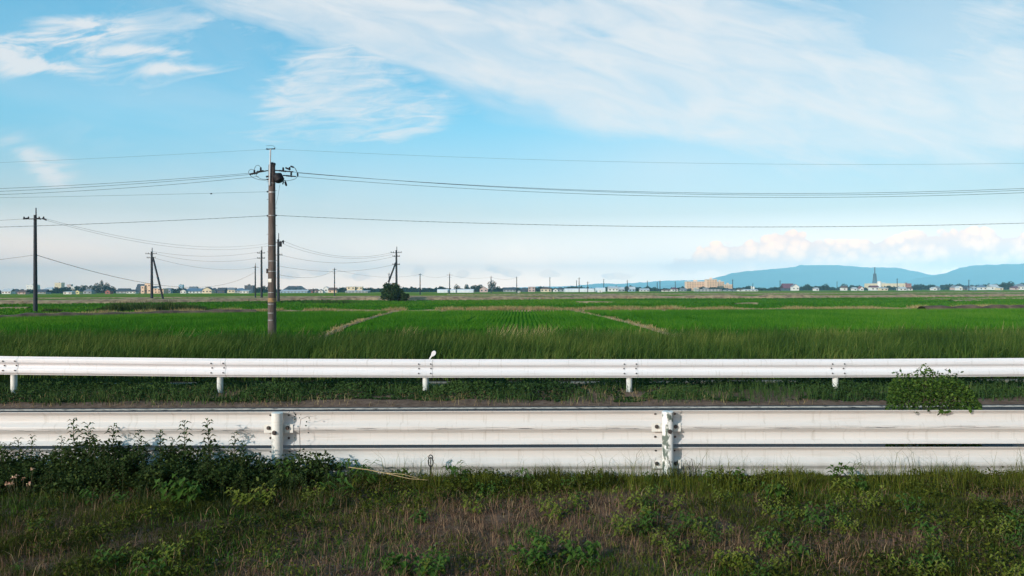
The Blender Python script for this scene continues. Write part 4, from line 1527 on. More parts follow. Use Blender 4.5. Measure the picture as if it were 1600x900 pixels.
# ------------------------------------------------------------------ buildings of the distant town
WALL = {'white': pm('wall_white', (0.72, 0.70, 0.68), (0.62, 0.60, 0.58), 0.3, 0.8), 'cream': pm('wall_cream', (0.66, 0.56, 0.40), (0.58, 0.48, 0.34), 0.3, 0.8),
        'peach': pm('wall_peach', (0.72, 0.50, 0.36), (0.66, 0.45, 0.32), 0.1, 0.8), 'yellow': pm('wall_yellow', (0.68, 0.62, 0.30), (0.6, 0.55, 0.28), 0.3, 0.8),
        'grey': pm('wall_grey', (0.32, 0.34, 0.36), (0.26, 0.28, 0.30), 0.3, 0.8), 'blue': pm('wall_blue', (0.30, 0.42, 0.55), (0.25, 0.36, 0.48), 0.3, 0.8),
        'brown': pm('wall_brown', (0.20, 0.14, 0.11), (0.16, 0.11, 0.09), 0.3, 0.8), 'red': pm('wall_red', (0.35, 0.12, 0.09), (0.28, 0.10, 0.08), 0.3, 0.8),
        'pink': pm('wall_pink', (0.52, 0.38, 0.36), (0.45, 0.33, 0.31), 0.3, 0.8), 'dark': pm('wall_dark', (0.06, 0.08, 0.11), (0.05, 0.06, 0.09), 0.3, 0.8)}
ROOF = {'dark': pm('roof_dark', (0.045, 0.055, 0.075), (0.06, 0.07, 0.09), 0.6, 0.6), 'blue': pm('roof_blue', (0.10, 0.16, 0.24), (0.12, 0.19, 0.28), 0.4, 0.5),
        'grey': pm('roof_grey', (0.16, 0.18, 0.21), (0.20, 0.22, 0.25), 0.4, 0.6), 'brown': pm('roof_brown', (0.10, 0.07, 0.06), (0.14, 0.09, 0.08), 0.5, 0.7),
        'maroon': pm('roof_maroon', (0.13, 0.045, 0.07), (0.16, 0.06, 0.09), 0.4, 0.6), 'red': pm('roof_red', (0.26, 0.10, 0.08), (0.2, 0.08, 0.07), 0.5, 0.7), 'pale': pm('roof_pale', (0.50, 0.54, 0.58), (0.42, 0.46, 0.50), 0.4, 0.5)}
M_WIN = pm('window_glass', (0.03, 0.04, 0.055), (0.05, 0.06, 0.075), 1.0, 0.15)
M_FILM = pm('greenhouse_film', (0.66, 0.70, 0.74), (0.54, 0.59, 0.65), 0.25, 0.35)


def house(px0, px1, ytop, D, kind, wall, roof, label, rf=0.45, cat='house', wins=(3, 1), depth=None, name=None, base=None):
    xa, xb = P(px0, 452, D).x, P(px1, 452, D).x
    ztop = P((px0 + px1) / 2, ytop, D).z
    z0 = FZ if base is None else P((px0 + px1) / 2, base, D).z
    h = ztop - z0
    w = xb - xa
    dp = depth or max(6.0, min(14.0, w * 0.8))
    x = (xa + xb) / 2
    name = name or {'gable_x': 'house', 'gable_y': 'house', 'hip': 'house', 'flat': 'building', 'shed': 'shed'}[kind]
    root = empty(name, (x, D + dp / 2, z0), label, cat, 'buildings of the distant town')
    roofh = 0.0 if kind == 'flat' else h * rf
    zw = ztop - roofh
    e = 0.35
    wl = MB()
    if kind == 'gable_y':
        wl.prism([(xa + e, D, z0 - .2), (xb - e, D, z0 - .2), (xb - e, D, zw), (x, D, ztop - 0.25), (xa + e, D, zw)], (0, dp, 0))
    else:
        wl.box((xa + e, D, z0 - 0.2), (xb - e, D + dp, zw))
    wl.build('wall', WALL[wall], root)
    rm = ROOF[roof]
    r = MB()
    th = 0.22
    if kind == 'flat':
        r.box((xa + e - .15, D - .15, zw + 0.003), (xb - e + .15, D + dp + .15, zw + 0.3))
        if w > 9:
            r.box((xa + w * 0.3, D + dp * .3, zw + 0.303), (xa + w * 0.5, D + dp * .6, zw + 1.6))
    elif kind == 'shed':
        r.prism([(xa, D - 0.4, zw + 0.003), (xa, D + dp + .3, zw + roofh), (xa, D + dp + .3, zw + roofh + th), (xa, D - .4, zw + th)], (w, 0, 0))
    elif kind == 'gable_x':
        r.prism([(xa, D - 0.5, zw - .1), (xa, D + dp / 2, ztop), (xa, D + dp + 0.5, zw - .1), (xa, D + dp + .5, zw - .1 + th * .6), (xa, D + dp / 2, ztop + th), (xa, D - .5, zw - .1 + th * .6)], (w, 0, 0))
    elif kind == 'gable_y':
        r.prism([(xa, D - 0.4, zw - .15), (x, D - .4, ztop - .1), (xb, D - 0.4, zw - .15), (xb, D - .4, zw + .1), (x, D - .4, ztop + .15), (xa, D - .4, zw + .1)], (0, dp + .8, 0))
    elif kind == 'hip':
        o = min(w * 0.3, dp * 0.5)
        vs = [(xa, D - .4, zw + .003), (xb, D - .4, zw + .003), (xb, D + dp + .4, zw + .003), (xa, D + dp + .4, zw + .003), (xa + o, D + dp / 2, ztop), (xb - o, D + dp / 2, ztop)]
        r.add(vs, [(0, 1, 5, 4), (1, 2, 5), (2, 3, 4, 5), (3, 0, 4), (3, 2, 1, 0)])
    r.build('roof', rm, root)
    nc, nr = wins
    hw = zw - z0
    for i in range(nc):
        for j in range(nr):
            cx = xa + w * (i + 0.5) / nc + random.uniform(-.05, .05) * w / nc
            cz = z0 + hw * (j + 0.55) / nr
            ww, wh = min(1.6, w / nc * 0.5), min(1.3, hw / nr * 0.5)
            f = MB().box((cx - ww / 2, D - 0.06, cz - wh / 2), (cx + ww / 2, D - 0.003, cz + wh / 2)).build('window', M_WIN, root)
    return root


H = [
    (2, 17, 451.5, 820, 'gable_x', 'white', 'pale', 'low pale roofed house at the left edge of the town', .5), (27, 40, 453.8, 720, 'gable_x', 'pink', 'brown', 'small dull pink shed left of the far left pole', .5),
    (41, 56, 445.2, 1500, 'flat', 'white', 'pale', 'distant white block behind the far left pole'), (66, 82, 448.8, 1250, 'hip', 'white', 'pale', 'distant pale house right of the far left pole', .4),
    (85, 96, 441.8, 1700, 'flat', 'cream', 'pale', 'distant beige block, tallest at the left of the town'), (104, 111, 444.5, 1700, 'flat', 'pink', 'pale', 'distant pink block right of the beige one'),
    (110, 117.5, 447.8, 1300, 'flat', 'white', 'pale', 'distant white cube left of the yellow house'), (98.5, 112.5, 455.6, 660, 'shed', 'white', 'pale', 'long low white shed left of the yellow house', .2),
    (116.5, 124.5, 453.2, 680, 'gable_y', 'yellow', 'dark', 'small yellow gabled house at the field edge', .35), (129, 143.5, 451.6, 760, 'hip', 'grey', 'grey', 'grey house with hipped roof right of the yellow house', .5),
    (56, 72, 452.3, 800, 'gable_x', 'grey', 'dark', 'dark roofed low house just right of the far left pole', .6), (14, 28, 451.4, 900, 'hip', 'dark', 'dark', 'dark house left of the dull pink shed', .5),
    (163.5, 172.5, 452.7, 700, 'gable_y', 'red', 'brown', 'red brown gabled house before the dark grove', .4), (181, 200, 450.8, 860, 'gable_x', 'grey', 'dark', 'wide dark roofed house right of the dark grove', .6),
    (197, 212, 452.4, 800, 'hip', 'white', 'dark', 'dark roofed house left of the peach factory', .5), (211, 231, 443.8, 900, 'gable_x', 'dark', 'dark', 'large dark pitched roof building behind the peach factory', .75),
    (219.5, 226, 447.0, 760, 'flat', 'peach', 'pale', 'lower left wing of the peach factory by the braced pole'), (225.5, 235.5, 442.8, 762, 'flat', 'peach', 'pale', 'tall peach factory tower left of the braced pole'),
    (235.5, 256, 451.0, 764, 'flat', 'peach', 'pale', 'long low peach factory wing crossed by the leaning strut'), (234, 247, 447.3, 900, 'gable_x', 'grey', 'dark', 'dark ridge roof behind the low peach wing', .5),
    (257, 267, 450.0, 850, 'hip', 'grey', 'grey', 'grey hipped house right of the peach factory', .5), (279, 285.5, 445.0, 1700, 'flat', 'blue', 'blue', 'distant blue grey tower block above dark trees'),
    (281, 291, 452.4, 760, 'gable_y', 'white', 'grey', 'small white gabled house with grey roof at the field edge', .4), (289, 317, 450.8, 790, 'gable_x', 'white', 'blue', 'long house with blue roof and white end wall', .6),
    (294, 307, 447.8, 1100, 'gable_x', 'grey', 'grey', 'grey ridge roof rising behind the long blue roofed house', .5), (315.5, 331, 448.6, 740, 'gable_y', 'cream', 'dark', 'cream gabled house, brightest facade left of the brown pole', .45),
    (329, 338, 449.8, 800, 'hip', 'dark', 'dark', 'dark roofed house touching the cream gabled house', .6), (338.5, 351.5, 449.6, 780, 'gable_x', 'dark', 'dark', 'dark blue house second right of the cream gabled house', .5),
    (351, 367, 449.6, 850, 'gable_x', 'cream', 'grey', 'pale beige shed between two dark blue houses', .4), (366, 382, 450.2, 820, 'hip', 'grey', 'blue', 'blue roofed house left of the tall dark blue block', .5),
    (381.5, 396, 446.2, 880, 'flat', 'dark', 'dark', 'tall dark blue block left of the slim poles'), (374, 389, 453.6, 730, 'shed', 'white', 'pale', 'low white shed in front of the tall dark blue block', .3),
    (440, 477, 446.8, 980, 'hip', 'grey', 'dark', 'wide hall with dark hipped roof right of the brown pole', .7), (437, 480.5, 453.0, 760, 'gable_x', 'blue', 'pale', 'long low pale blue building right of the brown pole', .5),
    (480, 489, 452.0, 780, 'gable_x', 'red', 'brown', 'small reddish house beside the long pale blue building', .5), (488, 498, 451.2, 790, 'hip', 'pink', 'brown', 'pink house with brown roof left of the white gabled hall', .5),
    (497, 505, 453.0, 740, 'gable_y', 'white', 'grey', 'tiny white gabled house before the white gabled hall', .4), (505, 513.5, 447.8, 800, 'gable_y', 'white', 'pale', 'white gabled hall left of the thin lone pole', .3),
    (512.5, 526, 449.6, 770, 'gable_x', 'peach', 'brown', 'brown roofed peach house behind the thin lone pole', .5), (541.5, 555, 448.0, 760, 'flat', 'cream', 'pale', 'left part of the long white two storey building'),
    (556, 566.5, 448.2, 762, 'flat', 'cream', 'pale', 'right part of the long white two storey building'), (539, 575, 454.2, 720, 'shed', 'grey', 'pale', 'low grey lean-to along the long white building', .3),
    (749, 762.5, 447.8, 740, 'gable_y', 'pink', 'brown', 'dull pink gabled house left of the tallest middle tree', .45), (786, 806, 449.3, 820, 'gable_x', 'grey', 'dark', 'dark roofed building right of the tallest middle tree', .5),
    (808.5, 813.5, 454.2, 560, 'gable_y', 'white', 'pale', 'tiny white hut at the foot of a thin pole', .4), (812, 825, 449.6, 830, 'hip', 'dark', 'dark', 'dark house left of the tall pinkish house', .5),
    (825, 836.5, 448.6, 760, 'flat', 'pink', 'dark', 'narrow pinkish two storey house near the middle'), (844.5, 862, 448.5, 760, 'hip', 'cream', 'brown', 'cream house with brown hipped roof beside a thin pole', .4),
    (864, 872, 450.8, 740, 'gable_y', 'white', 'dark', 'small white gabled house left of the long greenhouse', .4), (870, 882, 449.0, 830, 'hip', 'grey', 'dark', 'grey house with dark roof behind the long greenhouse left end', .5),
    (950.5, 966.5, 447.8, 800, 'gable_x', 'white', 'pale', 'large bright white hall right of the tent shaped greenhouse', .35), (966, 976.5, 449.0, 800, 'gable_x', 'grey', 'pale', 'pale grey shed left of the dark fan shaped tree', .5),
    (982, 993, 448.2, 800, 'gable_x', 'blue', 'pale', 'pale blue shed right of the dark fan shaped tree', .5), (1000, 1015, 451.0, 780, 'gable_x', 'white', 'pale', 'low white shed below the small dark tree', .5),
    (1035, 1048, 452.2, 740, 'gable_x', 'white', 'brown', 'low white house with brown roof left of the peach blocks', .5), (1049, 1060, 449.0, 760, 'hip', 'white', 'maroon', 'white house with purplish roof left of the peach blocks', .5),
    (1063, 1073, 450.6, 800, 'gable_x', 'grey', 'grey', 'grey shed touching the left of the peach blocks', .5),
    (1085, 1093, 449.5, 820, 'gable_y', 'cream', 'pale', 'small cream house before the peach apartment blocks', .3), (1090, 1128, 452.0, 720, 'flat', 'grey', 'grey', 'long low grey building in front of the peach apartment blocks'),
    (1133, 1152, 451.2, 760, 'hip', 'grey', 'dark', 'dark roofed house right of the peach apartment blocks', .5), (1154, 1166, 451.4, 740, 'gable_x', 'white', 'brown', 'white house with brown roof left of the white silo', .4),
    (1163, 1185, 452.2, 720, 'gable_x', 'white', 'pale', 'long low white shed at the foot of the white silo', .4), (1224, 1242, 443.2, 900, 'gable_x', 'dark', 'maroon', 'barn with large maroon roof against the mountain', .65),
    (1238, 1249, 444.0, 880, 'gable_y', 'white', 'grey', 'white gable end beside the maroon barn roof', .4), (1273, 1280, 449.6, 760, 'gable_x', 'white', 'pale', 'tiny white shed between barn and lattice tower', .4),
    (1315.5, 1324.5, 446.8, 800, 'gable_x', 'white', 'brown', 'small white house under a round dark tree', .4), (1333, 1340, 449.2, 760, 'gable_x', 'white', 'pale', 'tiny white house left of a steep white gable', .4),
    (1343.5, 1350, 447.6, 760, 'gable_y', 'white', 'red', 'steep white gable with reddish roof left of the lattice tower', .5), (1361, 1374, 446.4, 770, 'gable_x', 'white', 'maroon', 'white house at the foot of the lattice tower', .35),
    (1357, 1415, 443.0, 1150, 'flat', 'cream', 'pale', 'long cream factory behind the lattice tower'), (1413, 1424.5, 443.2, 1152, 'flat', 'red', 'maroon', 'maroon end block of the long cream factory'),
    (1376, 1388, 449.2, 740, 'shed', 'cream', 'pale', 'low cream shed right of the lattice tower house', .3), (1405, 1417, 448.7, 740, 'gable_x', 'white', 'pale', 'low white shed below the maroon factory end', .4),
    (1419.5, 1426.5, 449.3, 740, 'gable_x', 'white', 'brown', 'tiny white house right below the maroon factory end', .4), (1457.5, 1464.5, 448.8, 760, 'gable_y', 'white', 'pale', 'small lone white gabled hut before the right dark wood', .4),
    (1462, 1470, 447.2, 820, 'hip', 'grey', 'grey', 'grey house behind the small lone white hut', .5), (1488.5, 1497, 445.6, 800, 'hip', 'pink', 'grey', 'pinkish house left of a bright white hut on the right', .5),
    (1497, 1504.5, 447.2, 740, 'gable_y', 'white', 'pale', 'bright white hut beside the pinkish house', .4), (1506, 1520, 447.6, 800, 'gable_x', 'brown', 'dark', 'dark brown house right of the bright white hut', .6),
    (1517, 1527, 446.8, 780, 'gable_y', 'blue', 'grey', 'pale blue gabled house near the right edge', .45), (1530, 1543, 445.2, 820, 'hip', 'white', 'blue', 'white house with blue hipped roof near the right edge', .5),
    (1547.5, 1561, 444.8, 840, 'gable_x', 'white', 'pale', 'white hall at the left of the right tree clump', .4), (1560, 1568, 448.6, 740, 'shed', 'cream', 'pale', 'low cream shed below the right tree clump', .3),
    (1583, 1592, 447.6, 760, 'gable_x', 'pink', 'maroon', 'small pink house below the right tree clump', .4), (1590, 1606, 443.6, 820, 'hip', 'white', 'grey', 'pale house cut by the right edge of the picture', .45)]
for h in H:
    big = h[1] - h[0]
    nr = 2 if (h[4] == 'flat' and big < 40) else 1
    house(*h[:8], rf=h[8] if len(h) > 8 else .45, wins=(max(1, min(8, int(big / 5))), nr), cat='building' if h[4] == 'flat' else 'house')

# peach apartment blocks


def apartment(px0, px1, ytop, D, floors, cols, label, wall='peach'):
    xa, xb = P(px0, 452, D).x, P(px1, 452, D).x
    zt = P((px0 + px1) / 2, ytop, D).z
    root = empty('apartment_block', ((xa + xb) / 2, D, FZ), label, 'apartment block', 'peach apartment blocks')
    MB().box((xa, D, FZ - .3), (xb, D + 13, zt)).build('wall', WALL[wall], root)
    MB().box((xa - .2, D - .3, zt + .003), (xb + .2, D + 13.2, zt + .6)).build('roof', ROOF['pale'], root)
    MB().box((xa + (xb - xa) * .4, D + 3, zt + .603), (xa + (xb - xa) * .55, D + 8, zt + 2.6)).build('roof_house', WALL[wall], root)
    fh = (zt - FZ) / floors
    cw = (xb - xa) / cols
    for j in range(floors):
        for i in range(cols):
            cx, cz = xa + cw * (i + .5), FZ + fh * (j + .5)
            MB().box((cx - cw * .32, D - .05, cz - fh * .26), (cx + cw * .32, D - .003, cz + fh * .26)).build('window', MWA, root)
        MB().box((xa + .3, D - 1.0, FZ + fh * j + .05), (xb - .3, D - .06, FZ + fh * j + .22)).build('balcony', WALL['cream'], root)


MWA = pm('apartment_window', (0.38, 0.27, 0.20), (0.30, 0.22, 0.17), 0.2, 0.4)
apartment(1073, 1104, 440.2, 1100, 5, 8, 'long left peach apartment block with rows of windows', 'peach')
apartment(1104.5, 1120.5, 436.8, 1085, 6, 4, 'tallest middle block of the peach apartments', 'peach')
apartment(1121, 1131.5, 440.2, 1120, 5, 3, 'smaller peach block right of the tallest one', 'peach')
apartment(1132, 1145.5, 444.6, 1180, 4, 4, 'lowest peach block at the right end of the apartments', 'peach')

# tank and silo
tk = empty('storage_tank', (P(1374, 440, 1120).x, 1120, FZ), 'white round storage tank on the long cream factory beside the lattice tower', 'tank')
a = P(1374, 439.2, 1120)
MB().tube([(a.x, 1120, FZ), (a.x, 1120, a.z - 1), (a.x, 1120, a.z)], [3.0, 3.0, 1.2], 16).build('shell', WALL['white'], tk, smooth=True)
tk = empty('silo', (P(1178, 440, 760).x, 760, FZ), 'slim white silo tower beside the long low white shed', 'silo')
a = P(1177.5, 447.6, 760)
MB().tube([(a.x, 760, FZ), (a.x, 760, a.z - 0.6), (a.x, 760, a.z)], [1.1, 1.1, 0.3], 14).build('shell', WALL['white'], tk, smooth=True)
MB().box((a.x - 2.4, 760.5, FZ), (a.x - 1.7, 761.2, a.z + .4)).build('elevator_leg', WALL['white'], tk)


def greenhouse(px0, px1, ytop, D, spans, label):
    xa, xb = P(px0, 452, D).x, P(px1, 452, D).x
    zt = P((px0 + px1) / 2, ytop, D).z
    root = empty('greenhouse', ((xa + xb) / 2, D, FZ), label, 'greenhouse', 'greenhouses at the field edge')
    for k in range(spans):
        y0 = D + k * 6.0
        prof = [(xa, y0, FZ - .2)] + [(xa, y0 + 2.95 - 2.95 * math.cos(t), FZ + (zt - FZ) * (0.55 + .45 * math.sin(t))) for t in np.linspace(0, math.pi, 9)] + [(xa, y0 + 5.9, FZ - .2)]
        MB().prism(prof, (xb - xa, 0, 0)).build('tunnel', M_FILM, root)
    rb = MB()
    nr = max(3, int((xb - xa) / 3))
    for i in range(nr + 1):
        x = xa + (xb - xa) * i / nr
        rb.box((x - .05, D - .06, FZ), (x + .05, D - .004, FZ + (zt - FZ) * .55))
    rb.build('frame', M_GALV, root)


greenhouse(683, 699.5, 451.8, 640, 3, 'bright white greenhouse, leftmost of the row near the middle')
greenhouse(700.5, 712, 452.0, 642, 2, 'short white greenhouse second in the row near the middle')
greenhouse(714, 739.5, 451.7, 640, 3, 'long bluish white greenhouse before the round trees')
greenhouse(883, 928.5, 450.6, 700, 3, 'longest pale greenhouse stretching between thin poles')
greenhouse(931.5, 946, 449.4, 720, 2, 'short pale greenhouse behind the white tent')
tn = empty('tent', (P(937.5, 455, 600).x, 600, FZ), 'small white tent shaped shelter standing out in the field', 'tent')
xa, xb, zt = P(934, 455, 600).x, P(941.5, 455, 600).x, P(937, 452.8, 600).z
MB().prism([(xa, 600, FZ), (xb, 600, FZ), ((xb * .8 + xa * .2), 600, FZ + (zt - FZ) * .6), ((xa + xb) / 2, 600, zt), (xa * .8 + xb * .2, 600, FZ + (zt - FZ) * .6)], (0, 5, 0)).build('canvas', WALL['white'], tn)
MB().box(((xa + xb) / 2 - .5, 599.94, FZ), ((xa + xb) / 2 + .5, 599.99, FZ + 1.5)).build('door', WALL['grey'], tn)

# lattice tower


def lattice_tower():
    D = 1300
    b = P(1367, 452, D)
    zt, zm = P(1367, 417.5, D).z, P(1367, 428, D).z
    root = empty('lattice_tower', (b.x, D, FZ), 'tall steel lattice tower against the blue mountain', 'tower')
    hw0, hw1 = 3.4, 1.5
    leg = MB()
    br = MB()
    cor = [(-1, -1), (1, -1), (1, 1), (-1, 1)]
    lev = 7
    ring = []
    for k in range(lev + 1):
        f = k / lev
        w = hw0 + (hw1 - hw0) * f
        z = FZ + (zm - FZ) * f
        ring.append([Vector((b.x + sx * w, D + sy * w, z)) for sx, sy in cor])
    for c in range(4):
        MB().tube([ring[k][c] for k in range(lev + 1)], 0.42, 6).build('leg', M_TOWER, root)
    for k in range(lev):
        for c in range(4):
            c2 = (c + 1) % 4
            br.tube([ring[k][c], ring[k + 1][c2]], 0.2, 5)
            br.tube([ring[k][c2], ring[k + 1][c]], 0.2, 5)
            br.tube([ring[k + 1][c], ring[k + 1][c2]], 0.2, 5)
    br.build('bracing', M_TOWER, root)
    MB().box((b.x - 2.2, D - 2.2, zm), (b.x + 2.2, D + 2.2, zm + .5)).build('platform', M_TOWER, root)
    MB().tube([(b.x, D, zm + .5), (b.x, D, zt)], [1.0, 0.7], 8).build('mast', M_TOWER, root)


M_TOWER = pm('tower_steel', (0.05, 0.06, 0.085), (0.07, 0.08, 0.11), 0.3, 0.6)
lattice_tower()

# ------------------------------------------------------------------ grasses


def blades(x, y, z, h, w, az, lean, curl=0.6, facing=None):
    """three-point curved blades: 2 quads-ish strips -> one quad + one tri each"""
    n = len(x)
    fa = rng.uniform(0, np.pi, n) if facing is None else facing
    wx, wy = np.cos(fa) * w, np.sin(fa) * w
    lx, ly = np.cos(az) * lean * h, np.sin(az) * lean * h
    V = np.empty((n, 5, 3))
    V[:, 0] = np.stack([x - wx, y - wy, z], 1)
    V[:, 1] = np.stack([x + wx, y + wy, z], 1)
    mx, my, mz = x + lx * (1 - curl) * 0.55, y + ly * (1 - curl) * 0.55, z + h * 0.58
    V[:, 2] = np.stack([mx + wx * .75, my + wy * .75, mz], 1)
    V[:, 3] = np.stack([mx - wx * .75, my - wy * .75, mz], 1)
    V[:, 4] = np.stack([x + lx, y + ly, z + h * (1 - 0.25 * lean)], 1)
    b = np.arange(n) * 5
    q = np.stack([b, b + 1, b + 2, b + 3], 1)
    t = np.stack([b + 3, b + 2, b + 4], 1)
    return V.reshape(-1, 3), [q, t]


def tall_grass():
    n = 95000
    x = rng.uniform(-21, 21, n)
    y = rng.uniform(16.35, 22.6, n)
    cl = fbm(x * 1.1, y * 1.1, 40)
    h = (0.62 + 0.60 * cl) * rng.uniform(0.6, 1.14, n)
    h = np.minimum(h, 0.93 + 0.05 * rng.random(n) + 0.3 * (rng.random(n) < .01))
    h *= np.clip(1.0 + 0.06 * (y - 20) / 3, 0.9, 1.05) * (1 - 0.25 * np.clip((17.2 - y), 0, 1))
    az = rng.normal(0.5, 1.0, n)
    lean = np.abs(rng.normal(0.32, 0.2, n))
    V, Fs = blades(x, y, gh(x, y), h, rng.uniform(0.006, 0.014, n), az, lean, 0.5)
    t = np.clip(rng.normal(0.43, 0.2, n) + (fbm(x * 0.55, y * 0.5, 51) - 0.5) * 0.9 + (fbm(x * 2.5, y * 1.5, 52) - 0.5) * 0.6 + (x / 21) * 0.14, 0, 1)
    tag(np_mesh('tall_grass', V, Fs, L_TALL, tint=np.repeat(t, 5)), kind='stuff')
    # dry seed heads along the far rim
    n = 5200
    x = rng.uniform(-21, 21, n)
    keep = rng.random(n) < np.where((x > -3.6) & (x < 1.2), 0.95, 0.10) * (fbm(x * 0.9, x * 0, 66) > 0.36)
    x = x[keep]
    n = len(x)
    y = rng.uniform(22.0, 23.0, n)
    V, Fs = blades(x, y, gh(x, y), rng.uniform(0.85, 1.12, n), rng.uniform(0.006, 0.012, n), rng.normal(0.3, 0.8, n), np.abs(rng.normal(0.3, 0.15, n)))
    tag(np_mesh('dry_grass_rim', V, Fs, L_DRY, tint=np.repeat(rng.uniform(0.3, 0.9, n), 5)), kind='stuff')


tall_grass()


def verge():
    n = 90000
    x = rng.uniform(-12.5, 12.5, n)
    y = rng.uniform(12.95, 15.55, n)
    edge = 13.05 + 0.5 * fbm(x * 0.9, x * 0, 71)
    dens = fbm(x * 1.3, y * 1.0, 73, 4)
    k = (y > edge) & (dens > 0.36)
    x, y, dens = x[k], y[k], dens[k]
    n = len(x)
    hm_ = np.clip(0.04 + 0.8 * (dens - 0.36), 0.04, 0.24) * np.clip((y - edge[k]) / 0.35, 0.3, 1)
    for p in far_pts[:]:
        hm_ *= np.where((np.abs(x - p.x * .985) < 0.16) & (y < 14.4), 0.3, 1.0)
    z = gh(x, y) + hm_ * rng.uniform(0.0, 1.0, n) ** .8
    V, Fq, t = leaf_quads(np.stack([x, y, z], 1), rng.uniform(0.025, 0.07, n), np.clip(rng.normal(.42, .22, n) + (fbm(x * .7, y * .7, 75) - .5) * 1.1, 0, 1), 0.3)
    tag(np_mesh('verge_weeds', V, [Fq], L_VERGE, tint=t), kind='stuff')
    n = 16000
    x = rng.uniform(-12.5, 12.5, n)
    y = rng.uniform(13.1, 15.6, n)
    k = fbm(x * 0.9, y * 0.9, 78) > 0.40
    x, y = x[k], y[k]
    n = len(x)
    V, Fs = blades(x, y, gh(x, y), rng.uniform(0.08, 0.30, n), rng.uniform(0.003, 0.007, n), rng.uniform(0, 6.28, n), np.abs(rng.normal(.4, .25, n)))
    tag(np_mesh('verge_grass', V, Fs, L_VERGE, tint=np.repeat(np.clip(rng.normal(.5, .25, n), 0, 1), 5)), kind='stuff')
    n = 9000
    x = rng.uniform(-12.5, 12.5, n)
    y = rng.uniform(12.95, 15.5, n)
    k = fbm(x * 0.8, y * 0.8, 88) > 0.52
    x, y = x[k], y[k]
    n = len(x)
    V, Fs = blades(x, y, gh(x, y), rng.uniform(0.03, 0.2, n), rng.uniform(0.0015, 0.004, n), rng.uniform(0, 6.28, n), np.abs(rng.normal(1.1, .5, n)))
    tag(np_mesh('dry_verge_grass', V, Fs, L_DRY, tint=np.repeat(np.clip(rng.normal(.35, .25, n), 0, 1), 5)), kind='stuff')


verge()


